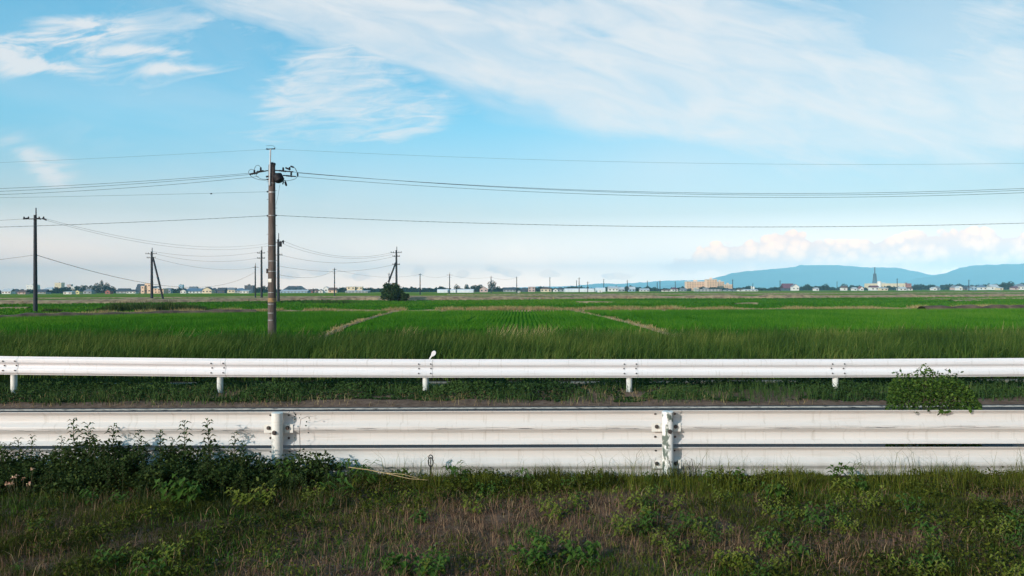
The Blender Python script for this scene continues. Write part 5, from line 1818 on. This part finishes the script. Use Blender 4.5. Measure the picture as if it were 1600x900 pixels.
def lawn():
    def scatter(n, seed_, lo, sc_, ylo=4.3, yhi=7.62):
        y = rng.uniform(ylo, yhi, n)
        x = rng.uniform(-1, 1, n) * (y * 0.74 + 0.6)
        m = fbm(x * sc_, y * sc_, seed_, 4)
        return x, y, m
    # bare patch in the middle foreground
    def bare(x, y):
        a = np.exp(-(((x + 0.9) / 1.3) ** 2 + ((y - 5.1) / 0.7) ** 2)) + 0.9 * np.exp(-(((x + 0.1) / 1.1) ** 2 + ((y - 6.1) / 0.45) ** 2))
        a = a * 1.25 + 0.8 * np.exp(-(((x - 1.6) / 1.1) ** 2 + ((y - 5.6) / 0.3) ** 2)) + 0.8 * np.exp(-(((x + 3.7) / .7) ** 2 + ((y - 4.9) / .4) ** 2)) + 0.7 * np.exp(-(((x - 0.9) / 1.0) ** 2 + ((y - 6.75) / 0.22) ** 2))
        a += 0.6 * np.exp(-(((x - 3.2) / 0.7) ** 2 + ((y - 5.7) / 0.3) ** 2)) + 0.5 * np.exp(-(((x - 1.3) / 0.8) ** 2 + ((y - 6.5) / 0.3) ** 2))
        return np.clip(a * (0.5 + 1.2 * fbm(x * 2.2, y * 3.0, 155)), 0, 1)
    # short green grass, in darker and brighter drifts
    x, y, m = scatter(150000, 101, 0, 1.3)
    fine = fbm(x * 5, y * 5, 107)
    k = (m * 0.6 + fine * 0.4 > 0.38) & (rng.random(len(x)) > bare(x, y) * 0.9)
    x, y, m = x[k], y[k], m[k]
    n = len(x)
    edge = np.clip((y - 7.0) / 0.5, 0, 1)
    clump = fbm(x * 2.6, y * 2.6, 109)
    h = (0.025 + 0.16 * np.clip(clump - 0.36, 0, 1)) * rng.uniform(0.5, 1.5, n) * (1 + 1.5 * edge * np.clip(fbm(x * 1.8, y, 110) * 2 - .7, 0, 1))
    V, Fs = blades(x, y, gh(x, y) - 0.005, h, rng.uniform(0.0012, 0.0030, n), rng.uniform(0, 6.28, n), np.abs(rng.normal(.8, .45, n)))
    t = np.clip(rng.normal(.36, .2, n) + (fbm(x * .8, y * .8, 103) - .5) * 1.3, 0, 1)
    tag(np_mesh('short_grass', V, Fs, L_LAWN, tint=np.repeat(t, 5)), kind='stuff')
    # fresh green drifts
    x, y, m = scatter(60000, 141, 0, 0.9)
    g0 = np.exp(-(((x + 2.3) / .8) ** 2 + ((y - 6.35) / .25) ** 2)) + np.exp(-(((x - 0.35) / .7) ** 2 + ((y - 5.2) / .22) ** 2)) + np.exp(-(((x - 2.7) / .9) ** 2 + ((y - 6.9) / .25) ** 2)) + np.exp(-(((x + .7) / .5) ** 2 + ((y - 6.8) / .2) ** 2)) + .8 * np.exp(-(((x - 3.6) / .7) ** 2 + ((y - 5.2) / .3) ** 2))
    k = rng.random(len(x)) < np.clip(g0 * .75 + (m > .6) * .5, 0, 1) * (fbm(x * 4, y * 4, 143) > .4)
    x, y = x[k], y[k]
    n = len(x)
    V, Fs = blades(x, y, gh(x, y) - 0.005, rng.uniform(.03, .11, n), rng.uniform(.0014, .0036, n), rng.uniform(0, 6.28, n), np.abs(rng.normal(.7, .4, n)))
    tag(np_mesh('fresh_grass', V, Fs, L_FRESH, tint=np.repeat(np.clip(rng.normal(.45, .25, n), 0, 1), 5)), kind='stuff')
    # creeping ground cover in small mounds
    x, y, m = scatter(130000, 111, 0, 1.6)
    mm = fbm(x * 3.4, y * 3.4, 117)
    k = (m * .5 + mm * .5 > 0.47) & (rng.random(len(x)) > bare(x, y) * 0.92)
    x, y, m = x[k], y[k], mm[k]
    n = len(x)
    z = gh(x, y) + np.clip((m - 0.40) * 0.42, 0.005, .11) * rng.uniform(0.1, 1.1, n)
    V, Fq, t = leaf_quads(np.stack([x, y, z], 1), rng.uniform(0.010, 0.034, n) * rng.uniform(.7, 1.3, n), np.clip(rng.normal(.32, .2, n) + (fbm(x * 1.1, y * 1.1, 118) - .5) * 1.1, 0, 1), 0.55)
    tag(np_mesh('ground_cover', V, [Fq], L_LAWN, tint=t), kind='stuff')
    # dead straw
    x, y, m = scatter(110000, 121, 0, 1.1)
    k = (rng.random(len(x)) < np.clip(bare(x, y) * 0.8 + (m > 0.55) * 0.5 + 0.06 + 0.5 * np.exp(-(((x + 3.6) / .6) ** 2 + ((y - 5.0) / .5) ** 2)), 0, 1))
    x, y, m = x[k], y[k], m[k]
    n = len(x)
    flat = rng.random(n) < 0.72
    h = np.where(flat, rng.uniform(0.012, 0.05, n), rng.uniform(0.04, 0.15, n))
    lean = np.where(flat, rng.uniform(1.5, 4.5, n), np.abs(rng.normal(.5, .3, n)))
    V, Fs = blades(x, y, gh(x, y), h, rng.uniform(0.0008, 0.0022, n), rng.uniform(0, 6.28, n), lean, 0.4)
    V[:, 2] = np.maximum(V[:, 2], np.repeat(gh(x, y), 5) + 0.003)
    tag(np_mesh('dead_straw', V, Fs, L_STRAW, tint=np.repeat(np.clip(rng.normal(.36, .25, n), 0, 1), 5)), kind='stuff')
    # fine tall stems with the rail behind
    n = 7500
    x = rng.uniform(-2.2, 6, n)
    y = 6.95 + 0.62 * rng.random(n)
    k = fbm(x * 1.3, y, 131) > 0.46
    x, y = x[k], y[k]
    n = len(x)
    V, Fs = blades(x, y, gh(x, y), rng.uniform(0.05, 0.22, n) + (rng.random(n) < .2) * rng.uniform(.05, .28, n), rng.uniform(0.0010, 0.0026, n), rng.uniform(0, 6.28, n), np.abs(rng.normal(.45, .3, n)))
    tag(np_mesh('grass_stems', V, Fs, L_LAWN, tint=np.repeat(np.clip(rng.normal(.55, .25, n), 0, 1), 5)), kind='stuff')
    n = 26000
    x = rng.uniform(-6.2, 6.2, n)
    y = rng.uniform(7.12, 7.64, n)
    cl = fbm(x * 2.4, y * 1.5, 151, 4)
    k = cl > 0.42
    x, y, cl = x[k], y[k], cl[k]
    n = len(x)
    h = (0.03 + 0.5 * (cl - 0.42)) * rng.uniform(.5, 1.3, n) * np.where(x > 0.5, .75, 1)
    V, Fs = blades(x, y, gh(x, y), h, rng.uniform(0.0016, 0.0040, n), rng.uniform(0, 6.28, n), np.abs(rng.normal(.55, .35, n)))
    tag(np_mesh('rail_foot_grass', V, Fs, L_LAWN, tint=np.repeat(np.clip(rng.normal(.5, .25, n) + (fbm(x, y, 153) - .5), 0, 1), 5)), kind='stuff')
    # pebbles
    n = 900
    x = rng.normal(-0.9, 1.1, n)
    y = rng.normal(4.95, 0.35, n)
    s = rng.uniform(0.004, 0.016, n)
    ico = np.array([(1, 0, 0), (-1, 0, 0), (0, 1, 0), (0, -1, 0), (0, 0, .7), (0, 0, -.7)], float)
    tri = np.array([(0, 2, 4), (2, 1, 4), (1, 3, 4), (3, 0, 4), (2, 0, 5), (1, 2, 5), (3, 1, 5), (0, 3, 5)])
    V = (ico[None] * rng.uniform(.6, 1.2, (n, 6, 1)) * s[:, None, None] + np.stack([x, y, gh(x, y) + s * .3], 1)[:, None])
    Ft = (tri[None] + np.arange(n)[:, None, None] * 6).reshape(-1, 3)
    tag(np_mesh('pebbles', V.reshape(-1, 3), [Ft], pm('pebble_grey', (0.12, 0.11, 0.105), (0.26, 0.22, 0.19), 9, .9)), kind='stuff')


L_FRESH = leaf_mat('fresh_grass_leaf', (0.028, 0.07, 0.008), (0.05, 0.13, 0.012), (0.12, 0.20, 0.026), 0.3)
L_STRAW = leaf_mat('dead_straw_leaf', (0.12, 0.060, 0.040), (0.24, 0.14, 0.085), (0.48, 0.34, 0.18), 0.15)
lawn()

# ------------------------------------------------------------------ weeds


def lance_leaves(stem_pts, n, length, droop, start=0.15, wid=0.2, up=0.5):
    """pointed leaves spiralling up a stem; V, F (each leaf: 2 quads + folded mid-rib)"""
    V, Fq, T = [], [], []
    m = len(stem_pts)
    for i in range(n):
        f = start + (1 - start) * (i + 0.5) / n
        s = f * (m - 1)
        k = min(int(s), m - 2)
        p = stem_pts[k].lerp(stem_pts[k + 1], s - k)
        a = i * 2.399 + random.uniform(-.3, .3)
        L = length * (1.0 - 0.55 * abs(f - 0.55) - 0.2 * f) * random.uniform(.8, 1.2)
        d = Vector((math.cos(a), math.sin(a), 0))
        side = Vector((-d.y, d.x, 0))
        u = up * (0.6 + 0.8 * f)
        p1 = p + d * L * 0.45 + Vector((0, 0, L * 0.45 * u))
        p2 = p + d * L * 0.95 + Vector((0, 0, L * (0.5 * u - droop)))
        w = L * wid
        b = len(V)
        V += [p, p1 + side * w + Vector((0, 0, w * .5)), p2, p1 - side * w + Vector((0, 0, w * .5)), p1]
        Fq += [(b, b + 1, b + 4), (b + 1, b + 2, b + 4), (b + 2, b + 3, b + 4), (b + 3, b, b + 4)]
        T += [min(1, max(0, random.gauss(.35 + .35 * f, .14)))] * 5
    return np.array([tuple(v) for v in V]), np.array(Fq), np.array(T)


def make_weed(h, nl, length, mat, droop=0.25, wid=0.2, name='tall_weed', stems=1, spread=0.0):
    """one weed at the origin: stem + leaves"""
    root = bpy.data.objects.new(name, None)
    root.empty_display_size = 0.1
    link(root)
    st = MB()
    Vs, Fs, Ts, off = [], [], [], 0
    for s in range(stems):
        a = random.uniform(0, 6.28)
        b0 = Vector((math.cos(a) * spread * .3, math.sin(a) * spread * .3, 0))
        tip = b0 + Vector((math.cos(a) * spread, math.sin(a) * spread, h * random.uniform(.75, 1.0))) + Vector((random.uniform(-.06, .06) * h, random.uniform(-.06, .06) * h, 0))
        pts = [b0.lerp(tip, f) + Vector((math.sin(f * 3) * .02 * h, 0, 0)) for f in np.linspace(0, 1, 7)]
        st.tube([p for p in pts], [0.0045 * (1 - .7 * i / 6) * max(.5, h / .6) for i in range(7)], 5)
        V, Fq, T = lance_leaves(pts, nl, length, droop, wid=wid)
        Vs.append(V)
        Fs.append(Fq + off)
        Ts.append(T)
        off += len(V)
    st.build('stem', M_STEM, root)
    np_mesh('leaves', np.concatenate(Vs), [np.concatenate(Fs)], mat, root, tint=np.concatenate(Ts))
    return root


def copy_tree(o, parent=None):
    c = o.copy()
    sc.collection.objects.link(c)
    if parent:
        c.parent = parent
    for ch in list(o.children):
        copy_tree(ch, c)
    return c


def place(o, x, y, rz, s, label, cat, group, used):
    r = copy_tree(o) if o.name in used else o
    used.add(o.name)
    r.location = (x, y, float(gh(x, y)) - 0.01)
    r.rotation_euler = (random.uniform(-.05, .05), random.uniform(-.05, .05), rz)
    r.scale = (s, s, s)
    return tag(r, label, cat, group)


used = set()
GW = 'tall weeds crowding the left end of the near guardrail'
weeds = [make_weed(h, nl, ln * 1.2, L_WEED, dr, 0.23) for h, nl, ln, dr in ((0.78, 42, 0.105, .25), (0.70, 38, 0.095, .3), (0.62, 36, 0.10, .2), (0.66, 34, 0.085, .28))]
# the ones whose tops stand clear of the mass, by photo column and top row
TOPS = [(179, 648, 'tallest dark leafy weed, its tip reaching the top of the near rail'), (117, 655, 'dark weed spire second tallest, left of the tallest one'), (140, 661, 'dark weed spire between the two tallest weeds'),
        (97, 671, 'dark weed with curved tip at the left side of the tall clump'), (152, 666, 'dark weed top close left of the tallest weed'), (292, 657, 'lone thin weed spire in the middle of the clump'),
        (328, 656, 'dark weed spire with drooping leaves, right of the lone thin one'), (364, 664, 'leafy weed top between the drooping spire and the left rail post'), (386, 676, 'leafy weed top just left of the left rail post'),
        (217, 672, 'bushy weed top right of the tallest weed'), (251, 674, 'weed top second right of the tallest weed'), (266, 673, 'weed top halfway from the tallest weed to the lone thin spire'),
        (8, 678, 'yellow green weed top at the left picture edge'), (48, 682, 'small weed top near the left picture edge'), (34, 684, 'weed top leaning beside the left edge plants'), (86, 688, 'low weed top left of the curved tip')]
for i, (px, py, lb) in enumerate(TOPS):
    D = 7.25 + 0.2 * random.random()
    p = P(px, py, D)
    w = weeds[i % 4]
    hh = (0.78, 0.70, 0.62, 0.66)[i % 4]
    place(w, p.x, D, random.uniform(0, 6.28), (p.z - float(gh(p.x, D))) / hh / 0.93, lb, 'weed', GW, used)


def mass_top(px):
    return interp_line([(-60, 690), (0, 692), (60, 700), (95, 690), (140, 683), (200, 684), (280, 690), (400, 700), (425, 712), (470, 706), (510, 704), (530, 716), (560, 738)], px)


for i in range(150):
    px = random.uniform(-55, 536)
    D = random.uniform(6.95, 7.5)
    py = mass_top(px) + random.triangular(-16, 34, 2) + (7.5 - D) * 70
    p = P(px, py, D)
    w = weeds[i % 4]
    hh = (0.78, 0.70, 0.62, 0.66)[i % 4]
    s = max(0.35, (p.z - float(gh(p.x, D))) / hh / 0.93)
    place(w, p.x, D, random.uniform(0, 6.28), s, 'dark leafy weed inside the dense clump hiding the left end of the near guardrail', 'weed', GW, used)


def thicket():
    n = 46000
    px = rng.uniform(-60, 548, n)
    D = rng.uniform(6.72, 7.55, n)
    x = (px - 800) / F * D
    front = 6.78 + 0.42 * fbm(x * 1.2, x * 0, 144) + np.clip((px - 380) / 500, 0, .4)
    ytop = mass_top(px) + 8 + (7.5 - D) * 80 + 26 * (fbm(x * 4, D * 2, 145) - .5)
    zt = CAMZ - (ytop - 455) / F * D
    g = gh(x, D)
    z = g + (zt - g) * rng.uniform(0.0, 1.0, n) ** 0.8
    k = (D > front) & (zt > g + 0.02) & (fbm(x * 5, z * 5 + D * 3, 146) > 0.34)
    x, D, z = x[k], D[k], z[k]
    n = len(x)
    V, Fq, t = leaf_quads(np.stack([x, D, z], 1), rng.uniform(0.018, 0.05, n), np.clip(rng.normal(.38, .22, n), 0, 1), 0.3)
    tag(np_mesh('weed_undergrowth', V, [Fq], L_WEED, tint=t), kind='stuff')
    n = 5000
    px = rng.uniform(-60, 560, n)
    D = rng.uniform(6.55, 7.5, n)
    x = (px - 800) / F * D
    V, Fs = blades(x, D, gh(x, D), rng.uniform(.03, .13, n) + (rng.random(n) < .06) * .15, rng.uniform(.0012, .003, n), rng.uniform(0, 6.28, n), np.abs(rng.normal(.45, .3, n)))
    tag(np_mesh('weed_grass', V, Fs, L_WEED2, tint=np.repeat(np.clip(rng.normal(.5, .3, n), 0, 1), 5)), kind='stuff')


L_WEED2 = leaf_mat('weed_grass_leaf', (0.02, 0.035, 0.01), (0.04, 0.06, 0.016), (0.12, 0.13, 0.05), 0.25)
thicket()

# faded flowers low at the left
fl = empty('flowering_plant', (P(22, 760, 6.9).x, 6.9, float(gh(P(22, 760, 6.9).x, 6.9))), 'low plant with faded pink and yellow blossoms at the left edge', 'flower')
C = []
stf = MB()
for (a, b) in ((9, 757), (13, 755), (19, 754), (21, 746), (25, 744), (46, 754), (44, 757), (52, 732), (37, 747), (16, 757)):
    q = P(a, b, 6.86 + random.uniform(-.03, .03))
    for k in range(9):
        C.append((q.x + random.gauss(0, .009), q.y + random.gauss(0, .009), q.z + random.gauss(0, .008)))
    stf.tube([(q.x * .6 + fl.location.x * .4, 6.92, fl.location.z), (q.x, q.y, q.z)], [.003, .002], 5)
V, Fq, t = leaf_quads(np.array(C), rng.uniform(.012, .024, len(C)), rng.random(len(C)))
np_mesh('blossoms', V, [Fq], L_FLOWER, fl, tint=t)
stf.build('stem', M_STEM, fl)

# broad-leaf young plants near the rail and in the foreground
broad = [make_weed(0.20, 12, 0.10, L_BROAD, .3, .26, 'broadleaf_plant', 3, 0.05), make_weed(0.16, 10, 0.09, L_BROAD, .35, .3, 'broadleaf_plant', 5, 0.08)]
yell = [make_weed(0.16, 10, 0.07, L_YELLOW, .25, .26, 'yellowish_plant', 5, 0.09)]
tuft = [make_weed(0.24, 5, 0.2, L_BROAD, .25, .07, 'grass_tuft', 5, 0.05)]
BR = [(1150, 722, 7.30, 0, 1.0, 'bright green leafy plant right of the second rail post'), (1210, 742, 6.95, 1, 1.0, 'bright green leafy clump below the rail, right of the second post'), (1015, 722, 7.35, 0, 0.7, 'green sprout just left of the second rail post'),
      (932, 728, 7.3, 0, 0.65, 'small green sprout left of the second post near the lower rail'), (1308, 712, 7.35, 0, 1.05, 'upright leafy plant before the lower rail at the right'), (640, 858, 5.12, 1, 1.1, 'bright leafy clump at the bottom of the picture left of centre'),
      (600, 872, 5.05, 0, .7, 'small leafy plant left of the bottom centre clump'), (760, 740, 7.0, 1, .8, 'green leafy plant right of the dark metal loop'), (624, 715, 7.35, 0, .85, 'young plant before the lower rail left of the dark metal loop'),
      (580, 722, 7.3, 0, .8, 'small leafy plant right of the weed clump by the lower rail'), (830, 850, 5.25, 1, 1.2, 'low leafy clump at the bottom right of centre'), (905, 845, 5.3, 1, 1.1, 'low leafy clump, right of the other bottom clump'),
      (1003, 795, 5.9, 0, .8, 'small bright plant in the middle right of the grass'), (275, 735, 6.8, 1, 1.5, 'lighter green ferny plant in front of the dark weeds'), (300, 745, 6.75, 1, 1.3, 'second lighter ferny plant in front of the dark weeds'),
      (455, 700, 7.3, 0, 1.4, 'leafy weed right beside the left rail post'), (655, 785, 6.2, 1, .7, 'small leafy clump in the grass below the metal loop'), (1345, 735, 7.0, 1, .8, 'low leafy plant at the foot of the lower rail at the right')]
for i, (px, py, D, v, s, lb) in enumerate(BR):
    p = P(px, py, D)
    place(broad[v], p.x, D, random.uniform(0, 6.28), s, lb, 'plant', 'broadleaf plants in the foreground grass', used)
YL = [(1210, 775, 6.4, 1.0, 'yellowish plant left of the paired yellow ones'), (1240, 780, 6.35, .9, 'yellowish plant, right of a similar one in the right grass'), (1310, 735, 7.0, 1.2, 'yellow green plant below the upright leafy plant'),
      (385, 745, 6.8, 1.4, 'yellow green leafy weed below the left rail post'), (405, 750, 6.75, 1.2, 'second yellow green weed nearer the left rail post'), (1135, 850, 5.3, 1.0, 'yellowish plant low in the right foreground'),
      (1165, 866, 5.15, .9, 'yellowish plant at the bottom of the right foreground'), (1320, 800, 5.9, .9, 'yellowish plant among grass at the right'), (1015, 780, 6.3, .8, 'faint yellowish plant right of centre')]
for i, (px, py, D, s, lb) in enumerate(YL):
    p = P(px, py, D)
    place(yell[0], p.x, D, random.uniform(0, 6.28), s, lb, 'plant', 'yellowish plants in the foreground grass', used)
TF = [(707, 715, 7.35, 1.0, 'broad bladed grass tuft right of the metal loop'), (722, 720, 7.35, .85, 'second broad bladed tuft right of the metal loop'), (550, 705, 7.3, 1.25, 'long grass tuft at the right end of the weed clump'),
      (570, 705, 7.32, 1.1, 'thin grass tuft second right of the weed clump'), (820, 725, 7.3, .8, 'grass tuft left of centre rail foot'), (1330, 705, 7.35, .9, 'grass tuft right of the upright leafy plant'), (525, 750, 6.7, 1.2, 'bright grass tuft below the end of the weed clump')]
for i, (px, py, D, s, lb) in enumerate(TF):
    p = P(px, py, D)
    place(tuft[0], p.x, D, random.uniform(0, 6.28), s, lb, 'grass tuft', 'grass tufts along the near guardrail', used)

# many small seedlings through the right and middle of the verge
seed_g = make_weed(0.10, 8, 0.05, L_BROAD, .3, .28, 'small_weed', 3, 0.04)
seed_y = make_weed(0.11, 8, 0.045, L_YELLOW, .25, .26, 'small_weed', 4, 0.05)
k = 0
while k < 110:
    D = random.uniform(4.9, 7.45)
    px = random.uniform(480, 1610) if random.random() < .85 else random.uniform(0, 480)
    x = (px - 800) / F * D
    if float(fbm(x * 1.1, D * 1.4, 171)) < .47:
        continue
    y_ = random.random() < .45
    place(seed_y if y_ else seed_g, x, D, random.uniform(0, 6.28), random.uniform(.8, 1.8), 'small yellowish weed scattered through the foreground grass' if y_ else 'small green leafy weed scattered through the foreground grass', 'weed', 'small yellowish weeds in the foreground' if y_ else 'small green weeds in the foreground', used)
    k += 1

# thin dead twigs by the second post, dry stalk by the metal loop
tw = empty('dead_twigs', (P(1062, 735, 7.45).x, 7.45, 0), 'tangle of thin dark dead twigs at the right of the second rail post', 'twigs')
m = MB()
for k in range(26):
    x = P(1050 + random.uniform(0, 36), 735, 7.45).x
    h = random.uniform(.12, .3)
    dx = random.uniform(-.1, .12)
    m.tube([(x, 7.45, 0), (x + dx * .5, 7.44, h * .7), (x + dx, 7.45, h), (x + dx * 1.6, 7.44, h * .85)], [.003, .0025, .002, .001], 4)
m.build('twigs', M_BLACK, tw)
st = empty('dead_stalk', (P(600, 738, 7.0).x, 7.0, 0.05), 'long pale dead stalk lying over the grass left of the metal loop', 'dead stalk')
m = MB()
pts = [P(545, 730, 7.1), P(575, 734, 7.05), P(605, 740, 7.0), P(640, 748, 6.95), P(668, 750, 6.95)]
m.tube(pts, [.004, .004, .0035, .003, .0015], 6)
m.tube([P(600, 739, 7.0), P(630, 741, 7.0), P(655, 748, 6.98)], [.004, .003, .002], 5)
m.build('stalk', pm('pale_stalk', (0.42, 0.33, 0.17), (0.3, 0.22, 0.11), 20, .8), st)
vs = empty('thin_vine', (P(470, 720, 7.55).x, 7.6, 0), 'thin dark vine climbing the near rail beside the left post', 'vine')
m = MB()
m.tube([P(469, 735, 7.62), P(469, 700, 7.64), P(468, 670, 7.66), P(470, 655, 7.66), P(480, 651, 7.66), P(495, 649.5, 7.66)], [.003, .003, .0025, .0025, .002, .001], 5)
m.tube([P(450, 646, 7.64), P(455, 640, 7.62)], [.002, .001], 4)
m.build('stem', M_BLACK, vs)
C = np.array([tuple(P(a, b, 7.65)) for a, b in ((460, 651), (457, 653), (462, 648), (468, 653), (483, 653), (479, 659), (450, 663), (470, 648), (461, 655), (482, 676), (456, 683), (460, 684), (478, 665))])
V, Fq, t = leaf_quads(C, np.full(len(C), .028), rng.random(len(C)) * .4)
np_mesh('leaves', V, [Fq], L_WEED, vs, tint=t)


# shrub growing behind the near rail at the right
def road_shrub():
    D = 8.12
    b = P(1452, 700, D)
    root = empty('shrub', (b.x, D, -0.03), 'leafy green shrub behind the near rail at the right, hiding part of the far one', 'shrub')
    n = 12500
    outline = [(1384, 636), (1390, 600), (1400, 588), (1425, 582), (1445, 567), (1462, 582), (1490, 586), (1505, 596), (1520, 612), (1530, 630), (1536, 636)]
    xs = rng.uniform(1384, 1534, n)
    top = interp_line(outline, xs)
    ys = top + (700 - top) * rng.random(n) ** 1.15
    d = rng.uniform(7.9, 8.4, n)
    keep = ~((ys < 592) & (rng.random(n) < .72))
    xs, ys, d = xs[keep], ys[keep], d[keep]
    C = np.array([tuple(P(a, bb, dd)) for a, bb, dd in zip(xs, ys, d)])
    C[:, 1] = np.where(C[:, 2] < 0.74, np.maximum(C[:, 1], 7.9), C[:, 1])
    V, Fq, t = leaf_quads(C, rng.uniform(.018, .042, len(C)), np.clip(rng.normal(.46, .27, len(C)), 0, 1), .35)
    np_mesh('leaves', V, [Fq], L_BUSH, root, tint=t)
    # drooping leaves over the rail top
    m = MB()
    sp = []
    for k in range(16):
        tip = (random.uniform(1395, 1500), random.uniform(572, 600))
        t_ = P(tip[0], max(tip[1], float(interp_line(outline, tip[0])) - 12), random.uniform(8.0, 8.3))
        m.tube([(b.x + random.uniform(-.15, .15), D, -0.03), (b.x * .4 + t_.x * .6, D, t_.z * .6), tuple(t_)], [.006, .004, .0015], 5)
        for j in range(5):
            sp.append((t_.x + random.gauss(0, .03), t_.y + random.gauss(0, .03), t_.z - abs(random.gauss(0, .05))))
    m.build('branches', M_TRUNK, root)
    for a, bb in ((1431, 643), (1470, 644), (1475, 643), (1482, 644), (1518, 641), (1450, 641)):
        q = P(a, bb, 7.72)
        for j in range(4):
            sp.append((q.x + random.gauss(0, .012), q.y, q.z + random.gauss(0, .012)))
    sp = np.array(sp)
    V, Fq, t = leaf_quads(sp, rng.uniform(.035, .06, len(sp)), rng.random(len(sp)) * .8)
    np_mesh('outer_leaves', V, [Fq], L_BUSH, root, tint=t)


road_shrub()
